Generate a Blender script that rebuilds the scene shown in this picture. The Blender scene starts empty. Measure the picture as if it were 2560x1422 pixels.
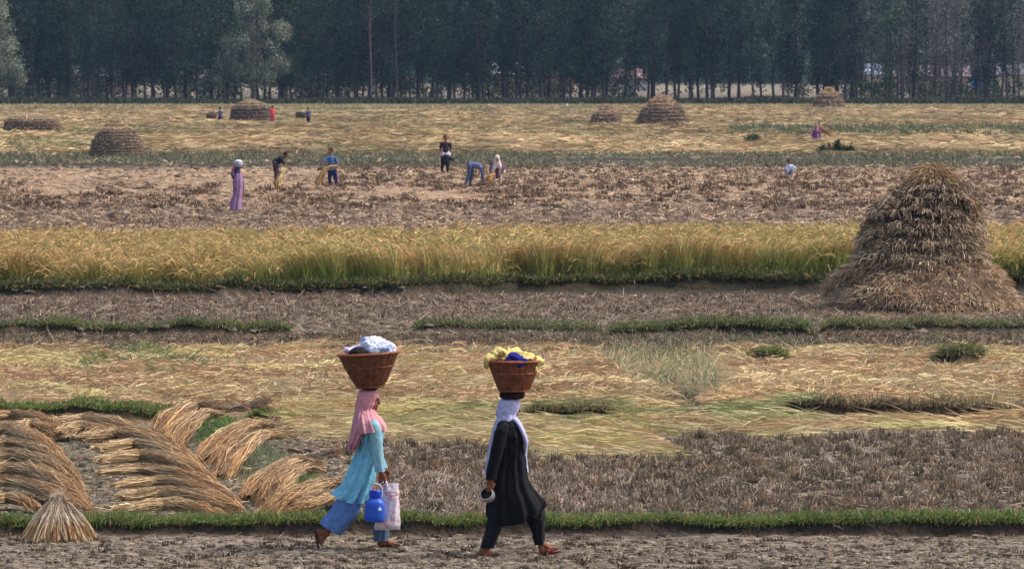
import bpy, bmesh, math, random
import numpy as np
from mathutils import Vector, Matrix
random.seed(7); RNG = np.random.default_rng(11)
R = math.radians
SC = bpy.context.scene
COL = SC.collection
# ------------------------------------------------------------------ camera, sky, sun, exposure
F, HZ, CX, H = 14222.2, 165.0, 1280.0, 4.9       # focal length and horizon in photo pixels, eye height in metres
cd = bpy.data.cameras.new('camera'); cam = bpy.data.objects.new('camera', cd); COL.objects.link(cam)
cam.location = (0, 0, H); cam.rotation_euler = (R(90), 0, 0)
cd.lens = 200; cd.sensor_width = 36; cd.shift_y = -(711 - HZ) / 2560
cd.clip_start = 1; cd.clip_end = 6000
cd.dof.use_dof = True; cd.dof.focus_distance = 75; cd.dof.aperture_fstop = 11
SC.camera = cam
SC.view_settings.view_transform = 'Standard'; SC.view_settings.look = 'None'
SC.view_settings.gamma = 1; SC.view_settings.exposure = 0.88
SUN_EL, SUN_AZ = 54, 84                           # azimuth clockwise from +Y (away from the camera), so high on the right
w = bpy.data.worlds.new('World'); SC.world = w; w.use_nodes = True
nt = w.node_tree; bg = nt.nodes['Background']; sky = nt.nodes.new('ShaderNodeTexSky')
sky.sky_type = 'NISHITA'; sky.sun_disc = False; sky.sun_elevation = R(SUN_EL); sky.sun_rotation = R(SUN_AZ)
sky.air_density = 1.0; sky.dust_density = 4.0; sky.ozone_density = 0.5
nt.links.new(sky.outputs[0], bg.inputs[0]); bg.inputs[1].default_value = 0.14
sl = bpy.data.lights.new('sun', 'SUN'); so = bpy.data.objects.new('sun', sl); COL.objects.link(so)
sl.energy = 1.5; sl.angle = R(9); sl.color = (1.0, .93, .82)
sd = Vector((math.sin(R(SUN_AZ)) * math.cos(R(SUN_EL)), math.cos(R(SUN_AZ)) * math.cos(R(SUN_EL)), math.sin(R(SUN_EL))))
so.rotation_euler = sd.to_track_quat('Z', 'Y').to_euler()
SC.cycles.max_bounces = 5; SC.cycles.diffuse_bounces = 3; SC.cycles.glossy_bounces = 2
SC.cycles.transmission_bounces = 4; SC.cycles.transparent_max_bounces = 6; SC.cycles.volume_bounces = 0
SC.cycles.use_denoising = True; SC.cycles.denoising_prefilter = 'NONE'; SC.cycles.denoiser = "OPENIMAGEDENOISE"; SC.cycles.denoising_input_passes = "RGB_ALBEDO_NORMAL"
SC.cycles.sample_clamp_indirect = 3

# ------------------------------------------------------------------ helpers
def lin(r, g, b, k=1.0):
    f = lambda c: ((c / 255 + .055) / 1.055) ** 2.4 if c > 10 else c / 255 / 12.92
    return np.array([f(r), f(g), f(b)]) * k

def hash2(ix, iy, s):
    n = (ix.astype(np.int64) * 374761393 + iy.astype(np.int64) * 668265263 + s * 982451653) & 0x7fffffff
    n = ((n ^ (n >> 13)) * 1274126177) & 0x7fffffff
    return ((n ^ (n >> 16)) & 0xffff) / 65535.0

def vn(x, y, s=0):                                # smooth value noise, 0..1
    x = np.asarray(x, float); y = np.asarray(y, float)
    ix = np.floor(x); iy = np.floor(y); fx = x - ix; fy = y - iy
    fx = fx * fx * (3 - 2 * fx); fy = fy * fy * (3 - 2 * fy)
    a = hash2(ix, iy, s); b = hash2(ix + 1, iy, s); c = hash2(ix, iy + 1, s); d = hash2(ix + 1, iy + 1, s)
    return (a * (1 - fx) + b * fx) * (1 - fy) + (c * (1 - fx) + d * fx) * fy

def fbm(x, y, s=0, o=3):
    t = 0; a = .5; n = 0
    for i in range(o):
        t = t + a * vn(x * 2 ** i, y * 2 ** i, s + i * 7); n += a; a *= .5
    return t / n

def ss(t): t = np.clip(t, 0, 1); return t * t * (3 - 2 * t)

class Acc:                                        # collects quads with a colour per vertex into ONE mesh
    def __init__(s): s.v = []; s.f = []; s.c = []; s.n = 0
    def add(s, v, f, c):
        v = np.asarray(v, float).reshape(-1, 3); f = np.asarray(f, np.int64).reshape(-1, 4)
        c = np.broadcast_to(np.asarray(c, float), v.shape)
        s.v.append(v); s.f.append(f + s.n); s.c.append(c); s.n += len(v)
    def ribbons(s, P, wid, col, face=None, twist=.55):
        P = np.asarray(P, float); N, K, _ = P.shape
        T = np.gradient(P, axis=1)
        fv = np.array([0, 1, 0]) + RNG.normal(0, twist, (N, 1, 3)) if face is None else face
        sd_ = np.cross(T, np.broadcast_to(fv, T.shape)); ln = np.linalg.norm(sd_, axis=2, keepdims=True)
        sd_ = sd_ / np.maximum(ln, 1e-9)
        wid = np.broadcast_to(wid, (N, K))[..., None] * .5
        V = np.stack([P - sd_ * wid, P + sd_ * wid], 2)          # N,K,2,3
        col = np.broadcast_to(col, (N, K, 3)); C = np.repeat(col[:, :, None, :], 2, 2)
        b = (np.arange(N) * 2 * K)[:, None] + (np.arange(K - 1) * 2)[None]
        Fq = np.stack([b, b + 1, b + 3, b + 2], -1)
        s.add(V.reshape(-1, 3), Fq.reshape(-1, 4), C.reshape(-1, 3))
    def grid(s, G, col, closed=True):                            # G: rows, cols, 3
        G = np.asarray(G, float); r, c, _ = G.shape
        i = np.arange(r - 1)[:, None]; j = np.arange(c if closed else c - 1)[None]
        j2 = (j + 1) % c
        Fq = np.stack([i * c + j, i * c + j2, (i + 1) * c + j2, (i + 1) * c + j], -1)
        s.add(G.reshape(-1, 3), Fq.reshape(-1, 4), np.broadcast_to(col, G.shape).reshape(-1, 3))
    def mesh(s, name, origin=(0, 0, 0), smooth=False):
        V = np.concatenate(s.v) - np.array(origin); Fq = np.concatenate(s.f); C = np.concatenate(s.c)
        me = bpy.data.meshes.new(name); me.vertices.add(len(V)); me.loops.add(len(Fq) * 4); me.polygons.add(len(Fq))
        me.vertices.foreach_set('co', V.astype(np.float32).ravel())
        me.loops.foreach_set('vertex_index', Fq.astype(np.int32).ravel())
        me.polygons.foreach_set('loop_start', (np.arange(len(Fq)) * 4).astype(np.int32))
        me.polygons.foreach_set('use_smooth', np.full(len(Fq), smooth))
        a = me.color_attributes.new('tint', 'FLOAT_COLOR', 'POINT')
        a.data.foreach_set('color', np.concatenate([C, np.ones((len(C), 1))], 1).astype(np.float32).ravel())
        me.update(calc_edges=True); me.validate(); return me

def tag(o, label=None, cat=None, group=None, kind=None):
    if label: o['label'] = label
    if cat: o['category'] = cat
    if group: o['group'] = group
    if kind: o['kind'] = kind
    return o

def link(name, me, m, parent=None, loc=(0, 0, 0)):
    o = bpy.data.objects.new(name, me); COL.objects.link(o); o.location = loc
    if m is not None: me.materials.clear(); me.materials.append(m)
    if parent is not None: o.parent = parent
    return o

def empty(name, loc, label, cat, group=None):
    o = bpy.data.objects.new(name, None); COL.objects.link(o); o.location = loc; o.empty_display_size = .3
    return tag(o, label, cat, group)

# ------------------------------------------------------------------ materials
def mat(name): 
    m = bpy.data.materials.new(name); m.use_nodes = True; n = m.node_tree
    p = n.nodes['Principled BSDF']; p.inputs['Specular IOR Level'].default_value = .25
    return m, n, p

def nnoise(n, scale, detail=3, rough=.55, coord='Object', stretch=None):
    tc = n.nodes.new('ShaderNodeTexCoord'); t = n.nodes.new('ShaderNodeTexNoise')
    t.inputs['Scale'].default_value = scale; t.inputs['Detail'].default_value = detail; t.inputs['Roughness'].default_value = rough
    if stretch:
        mp = n.nodes.new('ShaderNodeMapping'); mp.inputs['Scale'].default_value = stretch
        n.links.new(tc.outputs[coord], mp.inputs[0]); n.links.new(mp.outputs[0], t.inputs[0])
    else: n.links.new(tc.outputs[coord], t.inputs[0])
    return t

def modulate(n, colsock, fac, lo, hi):
    mr = n.nodes.new('ShaderNodeMapRange'); mr.inputs[1].default_value = .3; mr.inputs[2].default_value = .7
    mr.inputs[3].default_value = lo; mr.inputs[4].default_value = hi; n.links.new(fac, mr.inputs[0])
    vm = n.nodes.new('ShaderNodeVectorMath'); vm.operation = 'SCALE'
    n.links.new(colsock, vm.inputs[0]); n.links.new(mr.outputs[0], vm.inputs['Scale']); return vm.outputs[0]

def tint_mat(name, rough=.8, transl=0.0, nscale=None, lo=.8, hi=1.2, bump=0, bscale=20, gain=1.0, objrand=0):
    m, n, p = mat(name); a = n.nodes.new('ShaderNodeAttribute'); a.attribute_name = 'tint'; c = a.outputs['Color']
    if gain != 1.0:
        vm = n.nodes.new('ShaderNodeVectorMath'); vm.operation = 'SCALE'; vm.inputs['Scale'].default_value = gain
        n.links.new(c, vm.inputs[0]); c = vm.outputs[0]
    if objrand:
        oi = n.nodes.new('ShaderNodeObjectInfo'); mr = n.nodes.new('ShaderNodeMapRange'); mr.inputs[3].default_value = 1 - objrand; mr.inputs[4].default_value = 1 + objrand; n.links.new(oi.outputs['Random'], mr.inputs[0])
        vo = n.nodes.new('ShaderNodeVectorMath'); vo.operation = 'SCALE'; n.links.new(c, vo.inputs[0]); n.links.new(mr.outputs[0], vo.inputs['Scale']); c = vo.outputs[0]
    if nscale: c = modulate(n, c, nnoise(n, nscale).outputs[0], lo, hi)
    n.links.new(c, p.inputs['Base Color']); p.inputs['Roughness'].default_value = rough
    if bump:
        b = n.nodes.new('ShaderNodeBump'); b.inputs['Distance'].default_value = bump
        n.links.new(nnoise(n, bscale, 5).outputs[0], b.inputs['Height']); n.links.new(b.outputs[0], p.inputs['Normal'])
    if transl:
        tr = n.nodes.new('ShaderNodeBsdfTranslucent'); n.links.new(c, tr.inputs[0]); mx = n.nodes.new('ShaderNodeMixShader')
        mx.inputs[0].default_value = transl; n.links.new(p.outputs[0], mx.inputs[1]); n.links.new(tr.outputs[0], mx.inputs[2])
        n.links.new(mx.outputs[0], n.nodes['Material Output'].inputs[0])
    return m

def plain(name, c, rough=.7, nscale=25, lo=.85, hi=1.15, bump=.0, bscale=60, spec=.25, stretch=None, metal=0):
    m, n, p = mat(name); rgb = n.nodes.new('ShaderNodeRGB'); rgb.outputs[0].default_value = (*c, 1)
    s = modulate(n, rgb.outputs[0], nnoise(n, nscale, 3, .55, 'Object', stretch).outputs[0], lo, hi)
    n.links.new(s, p.inputs['Base Color']); p.inputs['Roughness'].default_value = rough
    p.inputs['Specular IOR Level'].default_value = spec; p.inputs['Metallic'].default_value = metal
    if bump:
        b = n.nodes.new('ShaderNodeBump'); b.inputs['Distance'].default_value = bump
        n.links.new(nnoise(n, bscale, 4, .6, 'Object', stretch).outputs[0], b.inputs['Height']); n.links.new(b.outputs[0], p.inputs['Normal'])
    return m

M = {}
M['ground'] = tint_mat('soil', .95, 0, 4.5, .6, 1.3, .10, 14)
M['straw'] = tint_mat('dry straw', .75, .12)
M['stack'] = tint_mat('stacked straw', .85, .0)
M['grass'] = tint_mat('grass blades', .7, .25)
M['rice'] = tint_mat('ripe rice', .75, .35)
M['leaf'] = tint_mat('leaves', .8, .10, objrand=.5)
M['bark'] = tint_mat('bark', .9, 0, 1.5, .7, 1.25)
M['skin'] = plain('skin', lin(120, 72, 50), .6, 30, .9, 1.1)
M['cloth'] = tint_mat('cloth', .9, 0, 25, .82, 1.12, .010, 24)

# ------------------------------------------------------------------ terrain
def D_of(V): return F * H / (np.asarray(V, float) - HZ)
def crv(*p): a = np.array(p, float); return a[:, 0], a[:, 1]
def X_of(U, D): return (np.asarray(U, float) - CX) * D / F
# grassy bunds between the paddies: front-foot line, extent in x, height, top width, face depth
BUNDS = [
 dict(c=crv((-900, 1346), (0, 1342), (600, 1336), (1300, 1330), (1700, 1327), (2200, 1336), (3400, 1340)), x0=-9e3, x1=9e3, h=.13, w=.38, f=.10, back=.5, g=1.0),
 dict(c=crv((-900, 1040), (0, 1042), (250, 1054), (520, 1052)), x0=-9e3, x1=470, h=.17, w=.5, f=.10, back=2.5, g=1.0),
 dict(c=crv((600, 1052), (720, 1062)), x0=600, x1=712, h=.17, w=.4, f=.12, back=2.5, g=.6),
 dict(c=crv((1270, 1052), (1400, 1050), (1560, 1050)), x0=1285, x1=1570, h=.20, w=.3, f=.10, back=3.0, g=0),
 dict(c=crv((1880, 1046), (2000, 1052), (2300, 1052), (3400, 1052)), x0=1930, x1=9e3, h=.19, w=.3, f=.12, back=3.0, g=.12),
 dict(c=crv((-900, 842), (0, 842), (400, 842), (760, 836)), x0=-9e3, x1=745, h=.20, w=.8, f=.15, back=.8, g=.8),
 dict(c=crv((1040, 832), (1250, 834), (1460, 838)), x0=1010, x1=1530, h=.12, w=.8, f=.25, back=1.5, g=.45),
 dict(c=crv((1530, 842), (1800, 838), (2010, 845)), x0=1495, x1=2060, h=.17, w=.9, f=.2, back=1.2, g=.8),
 dict(c=crv((2040, 832), (2300, 832), (3400, 836)), x0=2030, x1=9e3, h=.15, w=1.0, f=.2, back=1.2, g=.5),
 dict(c=crv((1840, 912), (2010, 915)), x0=1840, x1=1995, h=.09, w=.5, f=.2, back=1.0, g=.6),
 dict(c=crv((2290, 915), (2400, 922), (2500, 915)), x0=2310, x1=2475, h=.19, w=.8, f=.2, back=1.5, g=.7),
 dict(c=crv((1500, 908), (1580, 910)), x0=1505, x1=1570, h=.12, w=.4, f=.2, back=.6, g=.9),
 dict(c=crv((-900, 746), (0, 744), (500, 742), (900, 738), (1000, 742), (1300, 728), (2100, 724), (3400, 726)), x0=-9e3, x1=9e3, h=.24, w=.9, f=.2, back=1.0, g=.9),
 dict(c=crv((-2000, 416), (600, 418), (1300, 405), (3400, 404)), x0=-9e3, x1=9e3, h=.16, w=6, f=3, back=8, g=.4),
 dict(c=crv((1820, 338), (3400, 340)), x0=1830, x1=9e3, h=.25, w=10, f=5, back=8, g=.5),
]
RIDGE = [(500, 1052), (570, 1098), (660, 1178), (750, 1232), (860, 1300)]      # low grassy ridge running diagonally between two plots
DITCH = [(1690, 985), (1740, 1020), (1790, 1062), (1860, 1085)]
def seg_dist(X, D, pts):
    P = [(float(X_of(u, D_of(v))), float(D_of(v))) for u, v in pts]; best = np.full(np.shape(X), 1e9)
    for (a, b), (c, d) in zip(P, P[1:]):
        L2 = (c - a) ** 2 + (d - b) ** 2; t = np.clip(((X - a) * (c - a) + (D - b) * (d - b)) / L2, 0, 1)
        best = np.minimum(best, np.hypot(X - a - t * (c - a), D - b - t * (d - b)))
    return best
def bund_t(b, X, D, U):
    df = D_of(np.interp(U, *b['c'])) + ((fbm(X * .8, X * 0 + b['h'] * 50, 3) - .5) * .5 + (fbm(X * .22, X * 0 + b['h'] * 90, 4) - .5) * 1.3) * min(1, b['w'] * 1.6)
    n = fbm(X * 1.7, X * 0 + 3.3, 5)
    ex = ss((U - b['x0']) / 60) * ss((b['x1'] - U) / 60)
    return D - df, b['h'] * (.45 + 1.1 * n) * ex
def far_wave(X, D):                                # lodged, swirling straw on the far fields
    a = fbm(X * .11 + D * .03, D * .035, 21, 3)
    b = np.clip(np.abs(fbm(X * .33 + D * .05, D * .05 + X * .02, 29, 3) - .5) * 6, 0, 1)
    return a, b
def ground_h(X, D):
    X = np.asarray(X, float); D = np.asarray(D, float)
    U = CX + X * F / D; V = HZ + F * H / D
    z = (fbm(X * 2.3, D * 2.3, 1) - .5) * .035 * ss((140 - D) / 30)
    z = z + (fbm(X * 11, D * 9, 8, 2) - .5) * .035 * ss((100 - D) / 30)
    z = z + (fbm(X * 1.2, D * .9, 9) - .5) * .08 * ss((D - 145) / 10) * ss((300 - D) / 20)
    # cut straw lying thick on the middle fields
    g = ss((V - 872) / 8) * ss((1012 - V) / 8) * ss((D - 60) / 2)
    z = z + g * (.02 + .09 * fbm(X * 1.1, D * .7, 14))
    a, b = far_wave(X, D); ff = ss((D - 318) / 8) * ss((700 - D) / 15)
    nf = ss((420 - D) / 40); z = z + ff * ((a - .5) * (.30 + .3 * nf) + (.5 - b) * (.16 + .35 * nf) - .05)
    for bd in BUNDS:
        t, hh = bund_t(bd, X, D, U)
        z = z + hh * ss(t / bd['f'] + .5) * (1 - ss((t - bd['w']) / bd['back']))
    near = (D < 85) & (D > 58)
    r = np.where(near, seg_dist(X, D, RIDGE), 9.); z = z + .17 * ss(1 - r / .42) 
    r = np.where(near | ((D >= 85) & (D < 90)), seg_dist(X, D, DITCH), 9.); z = z - .14 * ss(1 - r / .35)
    return z
SOIL = [ # V in photo pixels, colour of the bare ground there; shade is painted in at the bund feet
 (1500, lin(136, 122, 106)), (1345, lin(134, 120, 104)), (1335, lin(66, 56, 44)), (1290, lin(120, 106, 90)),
 (1200, lin(134, 120, 104)), (1060, lin(126, 112, 94)), (1050, lin(140, 118, 82)), (1010, lin(140, 118, 82)), (885, lin(144, 118, 84)),
 (872, lin(118, 100, 84)), (845, lin(122, 106, 88)), (800, lin(112, 108, 84)), (792, lin(136, 120, 104)), (745, lin(126, 110, 96)),
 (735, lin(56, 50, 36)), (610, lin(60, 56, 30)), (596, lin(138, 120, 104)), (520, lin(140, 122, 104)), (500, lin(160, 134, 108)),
 (425, lin(162, 136, 108)), (415, lin(104, 102, 84)), (390, lin(92, 98, 76)), (383, lin(160, 140, 100)), (270, lin(168, 140, 96)),
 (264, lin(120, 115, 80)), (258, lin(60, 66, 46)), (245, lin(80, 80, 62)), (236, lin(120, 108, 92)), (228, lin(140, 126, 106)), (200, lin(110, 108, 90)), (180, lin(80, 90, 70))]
sv = np.array([s[0] for s in SOIL][::-1], float); sc_ = np.array([s[1] for s in SOIL][::-1])
def ground_c(X, D):
    U = CX + X * F / D; V = HZ + F * H / D
    Vp = V + (fbm(X * 1.3, D * .8, 41) - .5) * np.clip((V - 165) * .03, 1, 16)
    c = np.stack([np.interp(Vp, sv, sc_[:, k]) for k in range(3)], -1)
    mud = ss((Vp - 1055) / 8) * ss((1300 - Vp) / 8) * ss((820 - U) / 120)
    c = c + mud[..., None] * (lin(118, 110, 94) - c)
    wet = fbm(X * .35, D * .25, 45); c = c * (1 - .22 * ss((wet - .5) * 5))[..., None]
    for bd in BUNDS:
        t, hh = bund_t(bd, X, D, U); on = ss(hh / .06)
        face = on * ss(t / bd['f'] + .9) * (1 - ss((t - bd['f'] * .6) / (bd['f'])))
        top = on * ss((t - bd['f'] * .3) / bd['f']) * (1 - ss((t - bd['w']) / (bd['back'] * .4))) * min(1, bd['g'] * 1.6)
        c = c + (face * .9)[..., None] * (lin(52, 44, 36) - c)  # bund face: dark moist soil, with undercut and grass shade painted in
        c = c + top[..., None] * .85 * (lin(88, 98, 58) - c)
    near = (D < 90) & (D > 58)
    r = np.where(near, seg_dist(X, D, RIDGE), 9.); c = c + (ss(1.2 - r / .4) * .7)[..., None] * (lin(92, 104, 70) - c)
    r = np.where(near, seg_dist(X, D, DITCH), 9.); c = c + (ss(1.3 - r / .35) * .85)[..., None] * (lin(56, 48, 40) - c)  # ditch: dark soil, with the shadow of the trench painted in
    a, b = far_wave(X, D); ff = ss((V - 266) / 4) * ss((384 - V) / 4)
    k = (.55 + .55 * (1 - b)) ; gr = ss((.42 - a) * 8) * .5
    cc = lin(166, 142, 104)[None] * k[..., None]; cc = cc + gr[..., None] * (lin(120, 122, 84) - cc)
    c = c + ff[..., None] * (cc - c)
    return c
def build_ground():
    Vr = np.concatenate([np.array([4000, 2600, 2000, 1800, 1650]), np.linspace(1560, 240, 1500), np.array([232, 224, 216, 208, 200, 192, 184, 178, 174])])
    D = D_of(Vr); Uc = np.concatenate([[-14000, -8000, -4000, -2000, -1000], np.linspace(-500, 3060, 520), [3600, 4600, 6600, 10600, 16600]])
    DD, UU = np.meshgrid(D, Uc, indexing='ij'); XX = X_of(UU, DD)
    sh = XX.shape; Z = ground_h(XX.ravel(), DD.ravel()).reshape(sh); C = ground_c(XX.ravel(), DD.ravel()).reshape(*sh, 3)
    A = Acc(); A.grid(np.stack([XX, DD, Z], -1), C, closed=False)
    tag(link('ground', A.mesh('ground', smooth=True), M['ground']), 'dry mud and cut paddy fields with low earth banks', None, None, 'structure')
build_ground()

def gp(U, V):                                      # pixel on the (flat) field plane -> point on the relief there
    D = D_of(V); X = X_of(U, D); return np.stack([X, D, ground_h(X, D)], -1)
def surf(U, V):                                    # pixel as seen -> point on the relief (a few steps of iteration)
    U = np.asarray(U, float); V = np.asarray(V, float); z = np.zeros(np.shape(U))
    for _ in range(6): D = F * (H - z) / (V - HZ); X = X_of(U, D); z = .5 * z + .5 * ground_h(X, D)
    return np.stack([X, D, z], -1)
def at(x, y, D, dy=0.0): return np.array([(x - CX) * D / F, D + dy, H - (y - HZ) * D / F])
def inpoly(U, V, poly):
    n = len(poly); r = np.zeros(U.shape, bool)
    for i in range(n):
        x1, y1 = poly[i]; x2, y2 = poly[(i + 1) % n]
        if y1 == y2: continue
        c = ((y1 > V) != (y2 > V)) & (U < (x2 - x1) * (V - y1) / (y2 - y1) + x1); r ^= c
    return r
DESAT = [.90]
def uni(n, a, b): return RNG.uniform(a, b, n)
def pal(n, cols, k=1.0, var=.18):
    c = np.array(cols)[RNG.integers(0, len(cols), n)]; g = c.mean(1, keepdims=True); c = g + (c - g) * DESAT[0]; return c * k * (1 + RNG.normal(0, var, (n, 1))).clip(.4, 1.8)
def strands(A, B, az, el, L, W, droop, c0, c1=None, tip=.35, twist=.55):
    """B base points; az heading, el elevation (rad); droop = how far it bends over"""
    n = len(B); az = np.broadcast_to(az, n); el = np.broadcast_to(el, n); L = np.broadcast_to(L, n); W = np.broadcast_to(W, n); dr = np.broadcast_to(droop, n)
    f = lambda e: np.stack([np.cos(e) * np.cos(az), np.cos(e) * np.sin(az), np.sin(e)], -1)
    P1 = B + f(el) * (L * .5)[:, None]; P2 = P1 + f(el - dr) * (L * .5)[:, None]
    P = np.stack([B, P1, P2], 1); Wd = np.stack([W, W * .9, W * tip], 1)
    c1 = c0 if c1 is None else c1
    C = np.stack([c0, (c0 + c1) / 2, c1], 1)
    A.ribbons(P, Wd, C, twist=twist)
# ------------------------------------------------------------------ ground cover
STRAWC = [lin(205, 170, 105), lin(190, 150, 92), lin(215, 190, 130), lin(180, 160, 85), lin(200, 140, 90)]
BROWN = [lin(120, 100, 76), lin(98, 82, 62), lin(142, 120, 92), lin(80, 66, 52)]
GREY = [lin(156, 140, 118), lin(136, 120, 100), lin(170, 154, 130)]
GREEN = [lin(98, 128, 56), lin(116, 142, 68), lin(82, 108, 48), lin(134, 146, 82)]

gold = [lin(220, 194, 140), lin(230, 210, 158), lin(212, 176, 128), lin(214, 202, 132), lin(202, 162, 118), lin(190, 160, 116)]
greeny = [lin(180, 178, 110), lin(198, 190, 126), lin(152, 158, 92)]
WIDE = 1.12
def tufts(name, n, x0, x1, v0, v1, per, hgt, wid, cols, label, poly=None, notpoly=None, spread=.8, mask=None, ctip=None, rad=.04, cvar=.2, dark=1.0):
    """clumps of cut stalks: n clumps spread evenly over the region, per stalks each"""
    n = int(n * WIDE) if x1 - x0 > 3000 else n; U = uni(n, x0, x1); V = uni(n, v0, v1); k = np.ones(n, bool)
    if poly: k &= inpoly(U, V, poly)
    for q in (notpoly or []): k &= ~inpoly(U, V, q)
    if mask is not None: k &= mask(U, V)
    U, V = U[k], V[k]; n = len(U); B = gp(U, V)
    sz = uni(n, .5, 1.45); cc = pal(n, cols, 1, cvar)
    B = np.repeat(B, per, 0); sz = np.repeat(sz, per); cc = np.repeat(cc, per, 0) * (1 + RNG.normal(0, .22, (n * per, 1))).clip(.4, 1.8); m = len(B)
    B = B + np.stack([RNG.normal(0, rad, m), RNG.normal(0, rad, m), np.full(m, -.01)], -1)
    A = Acc(); el = np.pi / 2 - np.abs(RNG.normal(0, spread * .6, m)); az = uni(m, 0, 2 * np.pi)
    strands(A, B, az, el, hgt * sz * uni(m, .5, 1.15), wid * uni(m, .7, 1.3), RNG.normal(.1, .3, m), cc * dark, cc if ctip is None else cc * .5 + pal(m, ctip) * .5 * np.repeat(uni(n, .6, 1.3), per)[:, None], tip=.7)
    return tag(link(name, A.mesh(name), M['straw']), label, 'stubble', None, 'stuff')

def litter(name, n, x0, x1, v0, v1, L, wid, cols, label, poly=None, notpoly=None, az0=0.0, azs=.5, el=.08, els=.18, droop=.1, cat='straw', zoff=.01, mask=None, c1=None, mt='straw'):
    n = int(n * WIDE) if x1 - x0 > 3000 else n; U = uni(n, x0, x1); V = uni(n, v0, v1); k = np.ones(n, bool)
    if poly: k &= inpoly(U, V, poly)
    for q in (notpoly or []): k &= ~inpoly(U, V, q)
    if mask is not None: k &= mask(U, V)
    U, V = U[k], V[k]; n = len(U); B = gp(U, V); B[:, 2] += uni(n, 0, zoff)
    swirl = (fbm(B[:, 0] * .5, B[:, 1] * .2, 61) - .5) * 2.2
    az = az0 + swirl + RNG.normal(0, azs, n) + np.pi * RNG.integers(0, 2, n)
    patch = (.75 + .5 * fbm(B[:, 0] * 1.4, B[:, 1] * .7, 63))[:, None]
    hue = ss((fbm(B[:, 0] * .5, B[:, 1] * .35, 65) - .38) * 5)[:, None]
    c = pal(n, cols, 1, .16) * patch
    c = c * (1 - hue * np.array([.0, .05, .06]))
    if name == 'lodged_rice':
        fa, fb = far_wave(B[:, 0], B[:, 1]); c = c * (.62 + .55 * (1 - fb))[:, None]; gk = (ss((.44 - fa) * 10) * .5)[:, None]; c = c + gk * (lin(122, 124, 80) - c); az = az + (fa - .5) * 5
    A = Acc(); strands(A, B, az, np.abs(RNG.normal(el, els, n)), L * uni(n, .5, 1.3), wid * uni(n, .7, 1.3), droop + RNG.normal(0, .15, n), c, None if c1 is None else c * .5 + pal(n, c1) * .5)
    return tag(link(name, A.mesh(name), M[mt]), label, cat, None, 'stuff')

def swaths(name, n, x0, x1, v0, v1, cw, cdp, L, W, label, poly=None, notpoly=None, cols=None, hi=.09, gap=.16, s=0, tilt=.16, azn=.2):
    """cut straw laid in combed rows: cells cw wide and cdp deep, each with its own lie, colour and a raised front edge"""
    cols = cols or gold; n = int(n * WIDE) if x1 - x0 > 3000 else n; U = uni(n, x0, x1); V = uni(n, v0, v1); k = np.ones(n, bool)
    if poly: k &= inpoly(U, V, poly)
    for q in (notpoly or []): k &= ~inpoly(U, V, q)
    B = gp(U[k], V[k]); X, D = B[:, 0], B[:, 1] + (fbm(B[:, 0] * .5, B[:, 1] * 0, 200 + s) - .5) * cdp * 2.5
    row = np.floor(D / cdp); fr = D / cdp - row; cx_ = X / cw + hash2(row, row * 0, 5 + s) * 7; ci = np.floor(cx_); fx = cx_ - ci
    h1, h2, h3, h4 = (hash2(ci, row, q + s) for q in (11, 12, 13, 14))
    keep = (fr > gap * (.3 + 1.4 * h4)) & (h3 > .06); B, X, D, fr, fx, h1, h2, h3, h4 = [q[keep] for q in (B, X, D, fr, fx, h1, h2, h3, h4)]; n = len(X)
    f2 = (fr - gap) / (1 - gap); B[:, 2] += hi * (.4 + h2) * np.exp(-((f2 - .12) / .35) ** 2) * (1 - (2 * fx - 1) ** 2 * .8) * uni(n, .3, 1)
    az = (h1 - .5) * tilt * 2 - (fx - .5) * .5 * (h2 - .3) + RNG.normal(0, azn, n); flip = np.where(hash2(np.floor(X / cw / 3), np.floor(D / cdp / 2), 31 + s) > .5, 0, np.pi)
    c = pal(n, cols, 1, .26); sel = np.array(cols)[(h1 * 97 % 1 * len(cols)).astype(int).clip(0, len(cols) - 1)]; g_ = sel.mean(1, keepdims=True); sel = g_ + (sel - g_) * DESAT[0]
    c = (c * .45 + sel * .55) * (.80 + .4 * h4)[:, None]
    A = Acc(); strands(A, B, az + flip, RNG.normal(.07, .13, n), L * uni(n, .5, 1.3), W * uni(n, .7, 1.3), .16 + RNG.normal(0, .1, n), c * .9, c)
    return tag(link(name, A.mesh(name), M['straw']), label, 'straw', None, 'stuff')
# the near plots
SLOTS = [[(1290, 1036), (1575, 1030), (1590, 1066), (1290, 1064)], [(1690, 985), (1735, 985), (1880, 1085), (1815, 1095)], [(1560, 1086), (1680, 1080), (1700, 1100), (1560, 1100)], [(740, 1050), (900, 1046), (960, 1058), (740, 1066)]]
G2 = [(690, 1020), (1270, 1020), (1560, 1052), (1640, 1020), (1730, 1015), (1790, 1080), (1650, 1096), (1735, 1150), (1560, 1145), (1400, 1152), (1330, 1128), (1050, 1108), (800, 1104), (700, 1075)]
G3 = [(1860, 1052), (3040, 1052), (3040, 1090), (2350, 1078), (2150, 1072), (2000, 1092), (1920, 1102), (1810, 1084)]
sheaf_side = lambda U, V: U > 820 - (V - 1060) * -.15
tufts('rice_stubble', 1500, -450, 3040, 1338, 1520, 22, .040, .011, [lin(84, 68, 52), lin(104, 86, 66), lin(134, 116, 92), lin(66, 54, 44)], 'sparse dark stubble tufts on the dry mud the two women cross', spread=1.2, rad=.03)
litter('straw_litter', 9000, -450, 3040, 1336, 1520, .13, .007, GREY + [lin(176, 160, 132), lin(110, 92, 74), lin(90, 76, 60)], 'short bits of pale straw trodden into the foreground mud', azs=.9, els=.12)
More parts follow.
